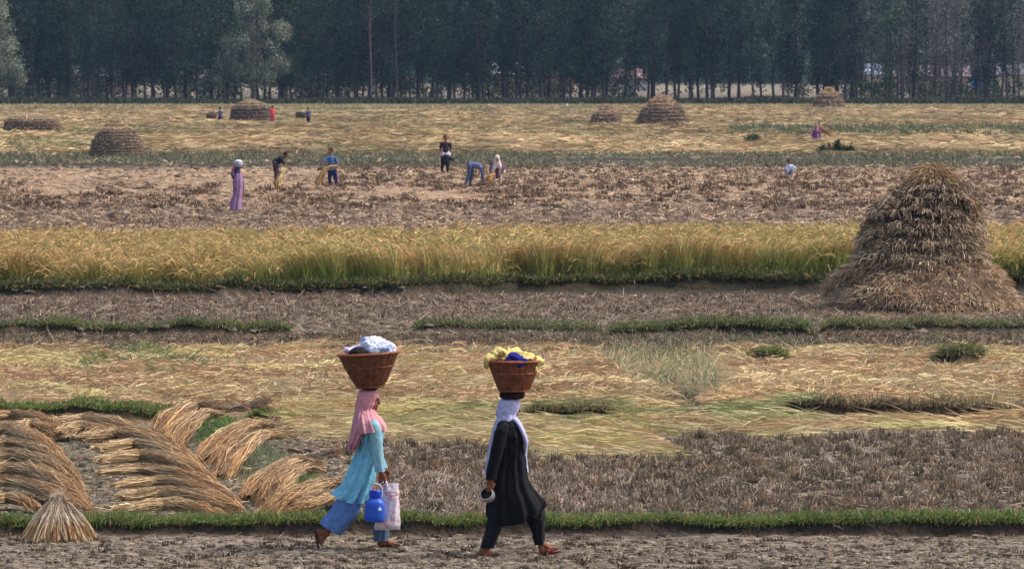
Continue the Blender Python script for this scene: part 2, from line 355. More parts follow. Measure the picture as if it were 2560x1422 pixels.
tufts('rice_stubble', 3000, 740, 3040, 1082, 1300, 30, .095, .014, BROWN + [lin(150, 116, 80), lin(166, 150, 128), lin(84, 70, 56)], 'brown rice stubble clumps in rows right of the woman in pale blue', notpoly=[G2, G3], spread=1.1, rad=.034, cvar=.42, dark=.5,
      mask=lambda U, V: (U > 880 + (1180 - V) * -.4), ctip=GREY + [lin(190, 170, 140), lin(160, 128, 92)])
litter('straw_litter', 9000, 700, 3040, 1084, 1305, .16, .008, GREY + BROWN + [lin(150, 128, 104), lin(180, 164, 144)], 'loose stalks lying between the brown stubble clumps', notpoly=[G2, G3], azs=1.2, els=.45)
litter('straw_litter', 4500, 940, 1560, 1185, 1300, .13, .008, [lin(184, 164, 148), lin(160, 140, 124), lin(200, 184, 166)], 'pale pinkish bleached stubble beside the black dress', azs=1.0, el=.35, els=.4)
litter('straw_litter', 3500, -450, 830, 1056, 1300, .16, .007, gold, 'yellow straw bits dropped between the lying sheaves', azs=.8, els=.12)
litter('straw_litter', 6000, -450, 830, 1056, 1300, .10, .007, [lin(140, 134, 122), lin(116, 118, 92), lin(120, 110, 98), lin(96, 104, 72)], 'grey weeds and crumbs on the mud between the lying sheaves', azs=1.2, el=.3, els=.5)
# cut golden straw
swaths('cut_straw', 34000, 680, 1790, 1012, 1155, 1.5, 1.05, .30, .013, 'golden cut rice laid in combed rows behind and between the two walking women', poly=G2, notpoly=SLOTS, cols=gold + gold[:3] + greeny[:2], hi=.22, s=1, gap=.2)
swaths('cut_straw', 16000, 1800, 3040, 1046, 1104, 1.6, 1.2, .42, .013, 'golden cut rice in a strip under the dark bank at right', poly=G3, cols=gold + greeny[:2], hi=.16, s=2)
litter('cut_straw', 1900, 1060, 1720, 1016, 1060, .30, .012, [lin(160, 160, 104), lin(178, 174, 118), lin(136, 142, 92)], 'green stalks lying along the top edge of the golden strip right of the black dress', azs=.2, el=.12, els=.12, droop=.3, zoff=.1, mask=lambda U, V: fbm(U * .01, V * .06, 74) > .45)
litter('cut_straw', 1100, 1800, 2020, 1020, 1062, .36, .012, [lin(150, 158, 98), lin(174, 176, 116)], 'green stalks sweeping over the end of the dark bank', azs=.12, az0=.25, el=.15, els=.12, droop=.3, zoff=.1)
WEEDY = [(1500, 885), (1600, 878), (1790, 892), (1850, 935), (1780, 1000), (1700, 1000), (1560, 950), (1520, 920)]
swaths('cut_straw', 66000, -450, 3040, 878, 1016, 1.9, 2.0, .21, .016, 'wide field of flattened straw laid in rows across the middle', notpoly=[WEEDY] + SLOTS, cols=gold + [lin(196, 156, 116), lin(186, 146, 108)], hi=.18, gap=.18, s=3, tilt=.35, azn=.5)
litter('cut_straw', 14000, -450, 3040, 876, 1016, .22, .011, gold + GREY, 'short broken straw scattered over the flattened field', notpoly=[WEEDY], azs=1.3, el=.25, els=.3, droop=.4, zoff=.05)
litter('weeds', 2600, -450, 3040, 880, 1016, .16, .012, [lin(120, 134, 84), lin(104, 118, 72), lin(146, 150, 100)], 'thin green weeds coming through the flattened straw', azs=1.2, el=.8, els=.4, droop=.5, mt='grass', cat='weeds', mask=lambda U, V: fbm(U * .012, V * .05, 72) > .55)
litter('weeds', 1500, 1510, 1800, 885, 990, .20, .012, [lin(150, 158, 110), lin(176, 166, 126), lin(120, 124, 92), lin(196, 186, 146)], 'pale green weeds and stray stalks over bare purple brown soil', poly=WEEDY, azs=1.0, el=.8, els=.5, droop=.3, mt='grass', cat='weeds')
litter('weeds', 900, 200, 520, 885, 940, .28, .016, [lin(120, 138, 84), lin(96, 112, 76), lin(150, 158, 104)], 'green weeds showing through the golden straw at left', azs=.6, el=.6, els=.3, droop=.4, mt='grass', cat='weeds', mask=lambda U, V: fbm(U * .02, V * .05, 71) > .45)
# brown strips further up
tufts('rice_stubble', 5200, -450, 3040, 838, 884, 9, .085, .013, BROWN + [lin(150, 130, 110)], 'narrow strip of brown stubble in front of the grassy middle banks', spread=1.1, rad=.05)
litter('straw_litter', 15000, -450, 3040, 805, 890, .22, .012, GREY + BROWN + [lin(176, 148, 110)], 'trampled straw on the narrow brown strip', azs=1, els=.3)
tufts('rice_stubble', 7500, -450, 3040, 738, 806, 9, .075, .014, [lin(106, 86, 66), lin(132, 110, 88), lin(156, 136, 112), lin(84, 68, 54)], 'fine grey brown stubble below the standing rice', spread=1.1, rad=.05)
litter('straw_litter', 16000, -450, 3040, 738, 812, .22, .013, GREY + [lin(180, 160, 134), lin(128, 106, 84), lin(156, 130, 102)], 'pale stalks strewn over the plot below the standing rice', azs=1, els=.3)
tufts('rice_stubble', 4200, -450, 3040, 508, 600, 9, .10, .035, [lin(120, 98, 80), lin(150, 126, 104)], 'thin stubble on the grey strip just beyond the standing rice', spread=1.2, rad=.1)
# workers' field: dark clumps in rows
tufts('rice_stubble', 1500, -450, 3040, 462, 526, 20, .15, .045, [lin(96, 76, 58), lin(116, 92, 70), lin(84, 68, 54), lin(138, 112, 86)], 'large dark stubble clumps in the reddish field around the workers', spread=1.5, rad=.12, mask=lambda U, V: (fbm(U * .012, V * .06, 81) > .40))
tufts('rice_stubble', 2600, -450, 3040, 412, 470, 12, .13, .05, [lin(118, 94, 72), lin(134, 108, 84), lin(98, 80, 64)], 'rows of small dark stubble clumps behind the workers', spread=1.4, rad=.1, mask=lambda U, V: (U > 820) & (fbm(U * .02, V * .03, 83) > .3))
litter('straw_litter', 21000, -450, 3040, 384, 602, .34, .035, [lin(190, 160, 128), lin(172, 144, 116), lin(196, 172, 138), lin(150, 126, 104), lin(196, 164, 126)], 'pinkish straw and chaff covering the field of the workers', azs=.8, els=.2, zoff=.03)
litter('straw_litter', 9000, -450, 3040, 384, 420, .3, .035, [lin(122, 118, 96), lin(104, 104, 82), lin(140, 130, 106), lin(92, 94, 72)], 'dull trampled stalks on the strip behind the reddish field', azs=1.2, el=.3, els=.3)
# far flattened rice
fg = [lin(190, 164, 118), lin(176, 150, 108), lin(204, 182, 138), lin(166, 138, 98), lin(150, 142, 96), lin(140, 120, 84)]
litter('lodged_rice', 60000, -450, 3040, 266, 388, 1.1, .06, fg, 'wind flattened straw coloured rice between the workers and the woods', azs=.4, el=.06, els=.12, droop=.2, zoff=.06, az0=-.3, cat='rice')
litter('lodged_rice', 7000, -450, 3040, 263, 274, .35, .06, fg + [lin(150, 146, 100)], 'upright pale rice along the far edge of the fields', azs=1.5, el=1.0, els=.4, droop=.4, zoff=.1, cat='rice')
litter('grass', 14000, -450, 3040, 386, 418, .35, .045, [lin(104, 108, 76), lin(120, 120, 92), lin(136, 126, 104), lin(88, 92, 66)], 'dull grey green strip of grass behind the reddish field', azs=1.2, el=.6, els=.4, mt='grass', cat='grass', mask=lambda U, V: fbm(U * .004, V * .09, 93) > .33)
litter('grass', 8000, 1830, 3040, 318, 340, .5, .06, [lin(92, 108, 80), lin(104, 116, 86), lin(80, 92, 70)], 'green strip crossing the far rice at right', azs=1.2, el=.7, els=.4, mt='grass', cat='grass')

# grass on the bunds
def bund_grass(i, n, hgt, wid, cols, label, over=.35):
    b = BUNDS[i]; x0 = max(b['x0'], -450); x1 = min(b['x1'], 3020)
    U = uni(n, x0, x1); D0 = D_of(np.interp(U, *b['c'])); X = X_of(U, D0)
    t0, hh = bund_t(b, X, D0, U); k = (hh > .05) & (uni(n, 0, 1) < .35 + 1.1 * fbm(X * 1.3, X * 0, 77)); U, X, D0, t0 = U[k], X[k], D0[k], t0[k]; n = len(U)
    edge = uni(n, 0, 1) < over
    t = np.where(edge, uni(n, -.1, .5) * b['f'] + b['f'] * .4, uni(n, .3 * b['f'], b['w'] + b['back'] * .25))
    D = D0 - t0 + t; X = X_of(U, D); B = np.stack([X, D, ground_h(X, D) - .01], -1)
    el = np.where(edge, uni(n, .3, 1.3), np.pi / 2 - np.abs(RNG.normal(0, .45, n))); az = np.where(edge, -np.pi / 2 + RNG.normal(0, .8, n), uni(n, 0, 2 * np.pi))
    c = pal(n, cols, 1, .2) * (.8 + .4 * fbm(X * .9, X * 0, 78))[:, None]
    dry = uni(n, 0, 1) < .13; c[dry] = pal(dry.sum(), STRAWC, .8)
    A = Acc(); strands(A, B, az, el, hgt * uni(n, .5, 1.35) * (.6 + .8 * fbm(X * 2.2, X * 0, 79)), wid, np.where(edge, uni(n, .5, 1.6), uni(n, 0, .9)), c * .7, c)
    return tag(link('grass', A.mesh('grass'), M['grass']), label, 'grass', None, 'stuff')
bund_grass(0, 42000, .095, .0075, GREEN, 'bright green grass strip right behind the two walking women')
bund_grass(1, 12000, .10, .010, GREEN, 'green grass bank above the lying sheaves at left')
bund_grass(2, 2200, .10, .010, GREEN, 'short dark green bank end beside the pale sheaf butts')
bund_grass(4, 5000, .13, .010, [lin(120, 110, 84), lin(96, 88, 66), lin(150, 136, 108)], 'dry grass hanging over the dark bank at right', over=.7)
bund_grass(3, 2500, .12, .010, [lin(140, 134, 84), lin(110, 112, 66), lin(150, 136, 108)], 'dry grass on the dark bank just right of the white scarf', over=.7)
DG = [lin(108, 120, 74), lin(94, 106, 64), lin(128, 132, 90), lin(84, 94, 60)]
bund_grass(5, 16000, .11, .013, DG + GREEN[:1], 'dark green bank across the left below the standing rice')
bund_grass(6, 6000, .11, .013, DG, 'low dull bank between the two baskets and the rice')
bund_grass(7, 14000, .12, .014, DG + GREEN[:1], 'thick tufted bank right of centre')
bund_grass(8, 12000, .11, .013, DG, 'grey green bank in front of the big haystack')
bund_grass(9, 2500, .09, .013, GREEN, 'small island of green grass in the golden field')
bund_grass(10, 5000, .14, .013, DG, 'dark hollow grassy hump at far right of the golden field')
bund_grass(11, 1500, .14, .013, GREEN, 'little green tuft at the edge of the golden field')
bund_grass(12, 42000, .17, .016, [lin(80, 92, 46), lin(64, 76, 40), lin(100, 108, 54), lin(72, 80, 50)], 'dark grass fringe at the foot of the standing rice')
# ridge grass
def ridge_grass():
    n = 22000; U = uni(n, 440, 900); V = uni(n, 1030, 1300); B = gp(U, V); r = seg_dist(B[:, 0], B[:, 1], RIDGE); k = r < .40 + RNG.normal(0, .08, n); B = B[k]; U = U[k]; V = V[k]; n = len(B)
    lush = (np.hypot(U - 570, (V - 1098) * 1.2) < 75) | (np.hypot(U - 745, (V - 1225) * 1.2) < 65)
    c = np.where(lush[:, None], pal(n, [lin(104, 140, 68), lin(92, 126, 60), lin(124, 152, 82)]), pal(n, [lin(128, 132, 96), lin(110, 120, 80), lin(140, 140, 112)]))
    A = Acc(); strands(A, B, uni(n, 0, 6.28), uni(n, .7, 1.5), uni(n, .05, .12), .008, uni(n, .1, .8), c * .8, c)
    tag(link('grass', A.mesh('grass'), M['grass']), 'green grass on the ridge under the draped sheaves', 'grass', None, 'stuff')
ridge_grass()
def skirt_weeds():                                  # rough grass among the middle banks
    n = 9000; U = uni(n, 1050, 3040); V = uni(n, 800, 900); m = fbm(U * .006, V * .03, 91) > .55; U, V = U[m], V[m]; B = gp(U, V); n = len(B)
    c = pal(n, [lin(124, 128, 94), lin(104, 112, 78), lin(144, 140, 108)])
    A = Acc(); strands(A, B, uni(n, 0, 6.28), uni(n, .6, 1.5), uni(n, .08, .22), .013, uni(n, .1, .9), c * .8, c)
    tag(link('weeds', A.mesh('weeds'), M['grass']), 'rough grey green weeds around the middle banks', 'weeds', None, 'stuff')
skirt_weeds()

# ------------------------------------------------------------------ standing rice
def rice():
    A = Acc(); top = [lin(204, 168, 106), lin(212, 180, 120), lin(184, 157, 94), lin(204, 154, 100), lin(166, 149, 88)]
    low = [lin(140, 156, 70), lin(156, 166, 78), lin(118, 138, 58), lin(172, 170, 96)]
    def part(n, da, db, leaves, wid):
        U = uni(n, -450, 3020); Df = D_of(np.interp(U, *BUNDS[12]['c'])); 
        D = Df + da + (db - da) * uni(n, 0, 1); X = X_of(U, D); 
        front = Df + 1.0 + (fbm(X * .9, X * 0, 101) - .4) * 2.0; k = D > front; U, D, X = U[k], D[k], X[k]; n = len(U)
        B = np.stack([X, D, ground_h(X, D)], -1)
        lean = (fbm(X * .35, D * .5, 103) - .5); flop = ss((fbm(X * .8, D * .7, 105) - .57) * 9)
        hh = .76 + .22 * fbm(X * .9, D * .9, 107) + .16 * fbm(X * 3.1, D * 3.1, 108) + RNG.normal(0, .06, n)
        gpatch = ss((fbm(X * .3, D * .4, 109) - .42) * 5)
        c0 = pal(n, low, .85, .28) ; c1 = pal(n, top, 1.0, .26); c1 = c1 + (gpatch * .18)[:, None] * (pal(n, low) - c1)
        c0 = c0 + ((1 - gpatch) * .2)[:, None] * (pal(n, top, .8) - c0)
        az = np.where(lean > 0, 0, np.pi) + RNG.normal(0, .9, n); el = np.pi / 2 - np.abs(RNG.normal(0, .10, n)) - np.abs(lean) * .5 - flop * uni(n, .2, .8)
        f = lambda e: np.stack([np.cos(e) * np.cos(az), np.cos(e) * np.sin(az), np.sin(e)], -1)
        L = hh[:, None]; P0 = B; P1 = B + f(el) * L * .38; P2 = P1 + f(el - .1) * L * .34; P3 = P2 + f(el - uni(n, .2, .7)) * L * .22; P4 = P3 + f(el - uni(n, .9, 2.0)) * L * .14
        P = np.stack([P0, P1, P2, P3, P4], 1); C = np.stack([c0 * .9, c0, c0 * .45 + c1 * .55, c1, c1 * 1.05], 1)
        A.ribbons(P, np.stack([np.full(n, wid), np.full(n, wid), np.full(n, wid * .9), np.full(n, wid * 1.5), np.full(n, wid)], 1), C)
        for _ in range(leaves):
            zz = uni(n, .02, .58) * hh; q = B.copy(); q[:, 2] += zz * np.sin(el).clip(.4, 1)
            mixk = ((zz / hh - .22) / .40).clip(0, 1)[:, None]; cc = c0 * 1.1 * (1 - mixk) + c1 * mixk; ct = c0 * 1.25 * (1 - mixk) + c1 * mixk
            strands(A, q, uni(n, 0, 6.28), uni(n, 1.1, 1.5), uni(n, .2, .42), wid * 1.1, uni(n, .0, .8), cc, ct)
    part(26000, .9, 3.4, 3, .014); part(34000, 3.4, 19.5, 1, .020)
    tag(link('standing_rice', A.mesh('standing_rice'), M['rice']), 'belt of tall standing ripe rice, green below and golden at the heads', 'rice', None, 'stuff')
rice()

def clods(n, x0, x1, v0, v1, r, cols, label, flat=.5, poly=None, notpoly=None, mask=None):
    n = int(n * WIDE) if x1 - x0 > 3000 else n; U = uni(n, x0, x1); V = uni(n, v0, v1); k = np.ones(n, bool)
    if poly: k &= inpoly(U, V, poly)
    for q in (notpoly or []): k &= ~inpoly(U, V, q)
    if mask is not None: k &= mask(U, V)
    B = gp(U[k], V[k]); n = len(B); th = np.linspace(0, 2 * np.pi, 8, endpoint=False); ph = np.array([-.5, .1, .75, 1.5]); S = np.stack([np.cos(ph)[:, None] * np.cos(th), np.cos(ph)[:, None] * np.sin(th), np.sin(ph)[:, None] * np.ones(8)], -1)
    R3_ = r * uni(n, .35, 1.5) ** 1.3; sc = np.stack([R3_ * uni(n, .8, 1.6), R3_ * uni(n, .7, 1.3), R3_ * flat * uni(n, .6, 1.3)], -1)
    P = B[:, None, None, :] + S[None] * sc[:, None, None, :] * (1 + RNG.normal(0, .16, (n, 4, 8, 1))); i = np.arange(3)[:, None]; j = np.arange(8)[None]
    f = np.stack([i * 8 + j, i * 8 + (j + 1) % 8, (i + 1) * 8 + (j + 1) % 8, (i + 1) * 8 + j], -1).reshape(-1, 4); Fq = (np.arange(n) * 32)[:, None, None] + f[None]
    A = Acc(); A.add(P.reshape(-1, 3), Fq.reshape(-1, 4), np.repeat(pal(n, cols, 1, .15), 32, 0)); tag(link('clods', A.mesh('clods', smooth=True), M['ground']), label, 'clods', None, 'stuff')
MUDC = [lin(140, 126, 108), lin(122, 108, 90), lin(104, 90, 74), lin(152, 138, 120)]
clods(9000, -450, 3040, 1350, 1520, .026, MUDC, 'dry mud clods and lumps on the foreground path')
clods(7000, 700, 3040, 1084, 1290, .034, MUDC[1:], 'brown clods between the stubble clumps at right', notpoly=[G2, G3])
clods(5000, -450, 860, 1056, 1310, .028, MUDC, 'grey brown clods on the mud under the lying sheaves')
clods(9000, -450, 3040, 738, 880, .05, MUDC, 'clods over the brown plots in front of the standing rice', notpoly=[WEEDY])
clods(5200, -450, 3040, 412, 560, .11, [lin(150, 128, 104), lin(128, 106, 84), lin(170, 148, 122), lin(104, 86, 70)], 'lumps of earth and stubble over the reddish field of the workers', flat=.6, mask=lambda U, V: fbm(U * .012, V * .06, 81) > .36)
# ------------------------------------------------------------------ sheaves
def catmull(P, m):
    P = np.asarray(P, float); n = len(P); t = np.linspace(0, n - 1, m); i = np.clip(t.astype(int), 0, n - 2); u = (t - i)[:, None]
    g = lambda k: P[np.clip(k, 0, n - 1)]
    a, b, c, d = g(i - 1), g(i), g(i + 1), g(i + 2)
    return .5 * ((2 * b) + (-a + c) * u + (2 * a - 5 * b + 4 * c - d) * u ** 2 + (-a + 3 * b - 3 * c + d) * u ** 3)
SHC = [lin(214, 184, 138), lin(198, 166, 122), lin(222, 200, 158), lin(170, 140, 106), lin(196, 164, 110), lin(134, 106, 80)]
def sheaf_acc(path, r, n=260, cols=SHC, W=.007, flat=.5, core=.55, K=7, jit=.30, tipdrop=.05, A=None, depth=1.0):
    """straw bundle along a path; r = radii at start, middle, end"""
    A = A or Acc(); P = catmull(path, 24); tt = np.linspace(0, 1, 24); rr = np.interp(tt, np.linspace(0, 1, len(r)), r)
    T = np.gradient(P, axis=0); T /= np.linalg.norm(T, axis=1, keepdims=True)
    Y = np.array([0, 1, 0.]); S = np.cross(T, np.array([0, 0, 1.])); S = np.where(np.linalg.norm(S, axis=1, keepdims=True) < .3, Y, S); S /= np.linalg.norm(S, axis=1, keepdims=True)
    N = np.cross(S, T)
    th = np.linspace(0, 2 * np.pi, 14, endpoint=False)
    tap = np.clip(np.minimum(tt * 12, (1 - tt) * 6), .02, 1) * core
    G = P[:, None] + (rr * tap)[:, None, None] * (np.cos(th)[None, :, None] * S[:, None] * depth + np.sin(th)[None, :, None] * N[:, None] * flat)
    G = G + RNG.normal(0, .006, G.shape)
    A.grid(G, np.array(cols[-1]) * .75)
    ph = uni(n, 0, 2 * np.pi); q = np.sqrt(uni(n, .25, 1)); s0 = uni(n, -.04, .25) ; s1 = uni(n, .65, 1.02)
    L = []; 
    for k in range(K):
        t = s0 + (s1 - s0) * k / (K - 1); tc = np.clip(t, 0, 1)
        f = lambda Z: np.stack([np.interp(tc, tt, Z[:, j]) for j in range(3)], -1)
        rad = np.interp(tc, tt, rr) * q; ph2 = ph + (t - .3) * RNG.normal(0, .25, n)
        p = f(P) + rad[:, None] * (np.cos(ph2)[:, None] * f(S) * depth + np.sin(ph2)[:, None] * f(N) * flat) + (t - tc)[:, None] * f(T) * 1.0
        p[:, 2] -= tipdrop * np.clip(t - .8, 0, 1) * 3 * q
        L.append(p + RNG.normal(0, jit * .05, p.shape))
    stray = uni(n, 0, 1) < .06; L[-1][stray] += RNG.normal(0, .06, (int(stray.sum()), 3)); L[-2][stray] += RNG.normal(0, .02, (int(stray.sum()), 3))
    c = pal(n, cols, 1, .24) * (.75 + .5 * vn(ph * 1.6, ph * 0, 3))[:, None]; PP = np.stack(L, 1)
    Wd = np.full((n, K), W) * uni(n, .7, 1.4)[:, None]; Wd[:, -1] *= .5
    C = np.repeat(c[:, None], K, 1); C[:, -2:] *= np.array([1.0, .86, .72])
    A.ribbons(PP, Wd, C, twist=.7)
    return A
NSH = [0]
def lying_sheaf(pts, r, label, group, n=230, cols=SHC, z=None, **kw):
    """pts: (x, y, ground row) as seen in the photo"""
    P = []
    for p in pts:
        D = float(D_of(p[2])); P.append(at(p[0], p[1], D))
    P = np.array(P); o = P[len(P) // 2].copy(); o[2] = 0
    A = sheaf_acc(P, r, n, cols, **kw)
    return tag(link('straw_sheaf', A.mesh('straw_sheaf', o), M['straw'], None, tuple(o)), label, 'sheaf', group)
g1 = 'sheaves laid out in the muddy plot at left'
def drow(y, k=24): return y + k
rows_a = [
 ([(-90, 1082), (20, 1072), (90, 1095), (150, 1140)], 'topmost long sheaf of the pile cut by the left frame edge'),
 ([(-90, 1112), (30, 1104), (120, 1130), (185, 1192)], 'second long sheaf down in the pile at the left frame edge'),
 ([(-90, 1145), (40, 1138), (140, 1165), (205, 1228)], 'third long sheaf down in the pile at the left frame edge'),
 ([(-90, 1178), (40, 1170), (140, 1196), (218, 1262)], 'fourth long sheaf down in the pile at the left frame edge'),
 ([(-90, 1208), (30, 1202), (130, 1228), (222, 1275)], 'lowest long sheaf of the left edge pile, behind the standing straw cone'),
 ([(-60, 1262), (0, 1245), (50, 1248), (95, 1270)], 'dark clumped straw heap at the frame edge left of the straw cone'),
 ([(-80, 1050), (10, 1036), (90, 1042), (150, 1068)], 'sheaf below the green bank at the top left corner of the plot'),
 ([(40, 1072), (75, 1062), (120, 1070), (150, 1086)], 'small dark sheaf end under the top left sheaf'),
 ([(130, 1052), (220, 1046), (310, 1064), (395, 1106)], 'long sheaf with a raised pale tuft below the green bank'),
 ([(150, 1082), (200, 1066), (270, 1078), (330, 1098)], 'dark sheaf tucked under the long sheaf below the green bank'),
 ([(205, 1092), (300, 1082), (400, 1100), (478, 1150)], 'upper sheaf of the middle pile, ending near the green ridge'),
 ([(240, 1120), (340, 1108), (430, 1128), (500, 1172)], 'second sheaf of the middle pile'),
 ([(245, 1150), (350, 1138), (440, 1150), (530, 1196)], 'third sheaf of the middle pile'),
 ([(250, 1180), (360, 1172), (470, 1186), (560, 1226)], 'fourth sheaf of the middle pile, with pale stalk ends sticking up'),
 ([(285, 1212), (390, 1202), (500, 1212), (590, 1252)], 'fifth sheaf of the middle pile'),
 ([(300, 1240), (400, 1232), (510, 1240), (600, 1270)], 'sixth sheaf of the middle pile, just above the grass strip'),
 ([(290, 1272), (400, 1260), (480, 1264), (560, 1285)], 'lowest sheaf of the middle pile touching the grass strip')]
for pts, lab in rows_a:
    kk = 30
    sc = (pts[-1][0] - pts[0][0]) / 280
    lying_sheaf([(x, y, y + kk + (0 if i < len(pts) - 1 else -12)) for i, (x, y) in enumerate(pts)], [random.uniform(.05, .09), random.uniform(.09, .13), random.uniform(.10, .15), random.uniform(.10, .16), .08], lab, g1, n=520, jit=random.uniform(.25, .6), W=.006, flat=random.uniform(.35, .5))
g2 = 'sheaves draped over the grassy ridge'
rows_b = [
 ([(560, 1022), (490, 1014), (430, 1040), (388, 1082)], 1.0, 'curved sheaf arching highest on the ridge under the green bank'),
 ([(555, 1034), (500, 1036), (455, 1072), (425, 1112)], 1.0, 'curved sheaf just below the highest one on the ridge'),
 ([(690, 1062), (620, 1062), (555, 1098), (498, 1150)], 1.0, 'long curved sheaf below the upper patch of green ridge grass'),
 ([(735, 1086), (650, 1088), (590, 1130), (548, 1188)], 1.0, 'longest curved sheaf drooping toward the middle of the plot'),
 ([(800, 1160), (735, 1156), (670, 1192), (612, 1240)], 1.0, 'curved sheaf above the lower patch of green ridge grass'),
 ([(805, 1172), (745, 1172), (695, 1210), (664, 1256)], 1.0, 'short curved sheaf at the left side of the lower green patch'),
 ([(880, 1212), (800, 1212), (725, 1242), (668, 1280)], 1.0, 'curved sheaf reaching under the pale blue tunic'),
 ([(890, 1238), (820, 1240), (750, 1262), (705, 1290)], 1.0, 'lowest curved sheaf behind the walking woman in pale blue')]
for pts, s, lab in rows_b:
    kk = [58, 60, 44, 16]
    lying_sheaf([(x, y, y + kk[i]) for i, (x, y) in enumerate(pts)], [.06, .10, .13, .17, .13], lab, g2, n=560, W=.006, cols=[lin(200, 168, 122), lin(184, 150, 108), lin(210, 184, 138), lin(150, 116, 88), lin(120, 94, 72)], tipdrop=.12, jit=.35)
def butt(x, y, v, ang, L, lab, r=.10):
    D = float(D_of(v)); p0 = at(x, y, D); d = np.array([math.cos(R(ang)), .1, math.sin(R(ang))]) * L
    A = sheaf_acc([p0, p0 + d * .5, p0 + d], [.05, r * .7, r * 1.2], 260, [lin(200, 180, 156), lin(176, 152, 128), lin(150, 126, 106), lin(130, 104, 84)], W=.008, flat=.7, jit=.2)
    o = p0.copy(); o[2] = 0
    tag(link('straw_sheaf', A.mesh('straw_sheaf', o), M['straw'], None, tuple(o)), lab, 'sheaf', 'pale cut ends of sheaves on the ridge')
butt(632, 1082, 1118, 28, .40, 'pale cone of cut stalk ends pointing up right on the ridge')
butt(548, 1024, 1062, 8, .42, 'dark clump of stalk ends at the right end of the green bank', .09)
butt(600, 1018, 1060, 12, .45, 'bleached grey straw heap beside the end of the green bank', .12)
butt(770, 1140, 1180, 10, .42, 'small straw heap between the ridge and the pale blue tunic', .10)
butt(720, 1120, 1152, -4, .50, 'flat straw bundle lying right of the longest curved sheaf', .07)

# the standing cone of straw in the left foreground
def straw_cone():
    o = at(148, 1352, float(D_of(1352))); o[2] = 0; A = Acc(); n = 1500
    hgt = .45; th = uni(n, 0, 2 * np.pi); rb = .38 * np.sqrt(uni(n, .25, 1.1)); 
    top = np.stack([RNG.normal(0, .022, n), RNG.normal(0, .022, n), hgt * uni(n, .92, 1.05)], -1); top[:, 0] -= .01
    bot = np.stack([np.cos(th) * rb, np.sin(th) * rb * .8, uni(n, -.01, .06)], -1)
    k = np.linspace(0, 1, 5); P = []
    for t in k: P.append(top + (bot - top) * t + np.stack([np.cos(th), np.sin(th), np.full(n, .55)], -1) * (.025 * math.sin(t * math.pi)))
    P = np.stack(P, 1) + RNG.normal(0, .009, (n, 5, 3))
    c = pal(n, [lin(216, 198, 168), lin(200, 178, 146), lin(170, 146, 118), lin(224, 210, 184), lin(136, 110, 86)], 1, .2)
    C = np.repeat(c[:, None], 5, 1); C[:, 3:] *= np.array([1.02, .85, .65])
    A.ribbons(P, uni(n, .006, .013)[:, None] * np.ones((1, 5)), C, twist=.7)
    G = np.stack([np.stack([np.cos(a) * np.array([.02, .09, .18, .25]), np.sin(a) * np.array([.02, .09, .18, .25]) * .8, np.array([.40, .24, .08, -.02])], -1) for a in np.linspace(0, 2 * np.pi, 16, endpoint=False)], 1)
    A.grid(G, lin(110, 84, 62))
    st = 70; B = np.zeros((st, 3)) + [0, 0, hgt * .92]; strands(A, B, uni(st, 0, 6.28), uni(st, .3, 1.4), uni(st, .06, .16), .008, .2, pal(st, [lin(220, 200, 170)]))
    m = A.mesh('straw_cone'); tag(link('straw_cone', m, M['straw'], None, tuple(o)), 'pale cone of threshed straw standing on the grass strip at lower left', 'straw cone')
straw_cone()

# ------------------------------------------------------------------ haystacks
def revolve(A, prof, cx=0, sy=1.0, n=40, noise=.05, col=None, s=0, lean=None):
    """prof: (radius, height); returns radius function"""
    th = np.linspace(0, 2 * np.pi, n, endpoint=False); rows = []
    for i, (r, z) in enumerate(prof):
        nn = 1 + (fbm(np.cos(th) * 2 + 5, np.sin(th) * 2 + z * 3, s, 3) - .5) * noise * 2
        lx = 0 if lean is None else np.interp(z, *lean)
        rows.append(np.stack([cx + lx + r * nn * np.cos(th), r * nn * np.sin(th) * sy, np.full(n, z)], -1))
    A.grid(np.array(rows), col)
def stack_strands(A, prof, n, L, W, cols, down=1.0, out=.35, sy=1.0, lean=None, jitter=.5, zr=None, tuck=.03, nz=0):
    pr = np.array(prof); z = uni(n, *(zr or (pr[:, 1].min(), pr[:, 1].max()))); o = np.argsort(pr[:, 1]); r = np.interp(z, pr[o, 1], pr[o, 0])
    th = uni(n, 0, 2 * np.pi); keep = np.sin(th) < .5; th, z, r = th[keep], z[keep], r[keep]; n = len(th)
    lx = 0 if lean is None else np.interp(z, *lean)
    r = r * (1 + (fbm(np.cos(th) * 2 + 5, np.sin(th) * 2 + z * 3, 3, 3) - .5) * 2 * nz)
    B = np.stack([lx + (r - tuck) * np.cos(th), (r - tuck) * np.sin(th) * sy, z], -1)
    clump = (fbm(th * 4, z * 5, 33, 3))[:, None]
    az = th + RNG.normal(0, jitter, n); el = out - down * uni(n, 0, 1.2)
    c = pal(n, cols, 1, .2) * (.6 + .8 * clump)
    strands(A, B, az, el, L * uni(n, .5, 1.3), W * uni(n, .6, 1.3), uni(n, 0, 1.0) * down, c, tip=.5, twist=.8)
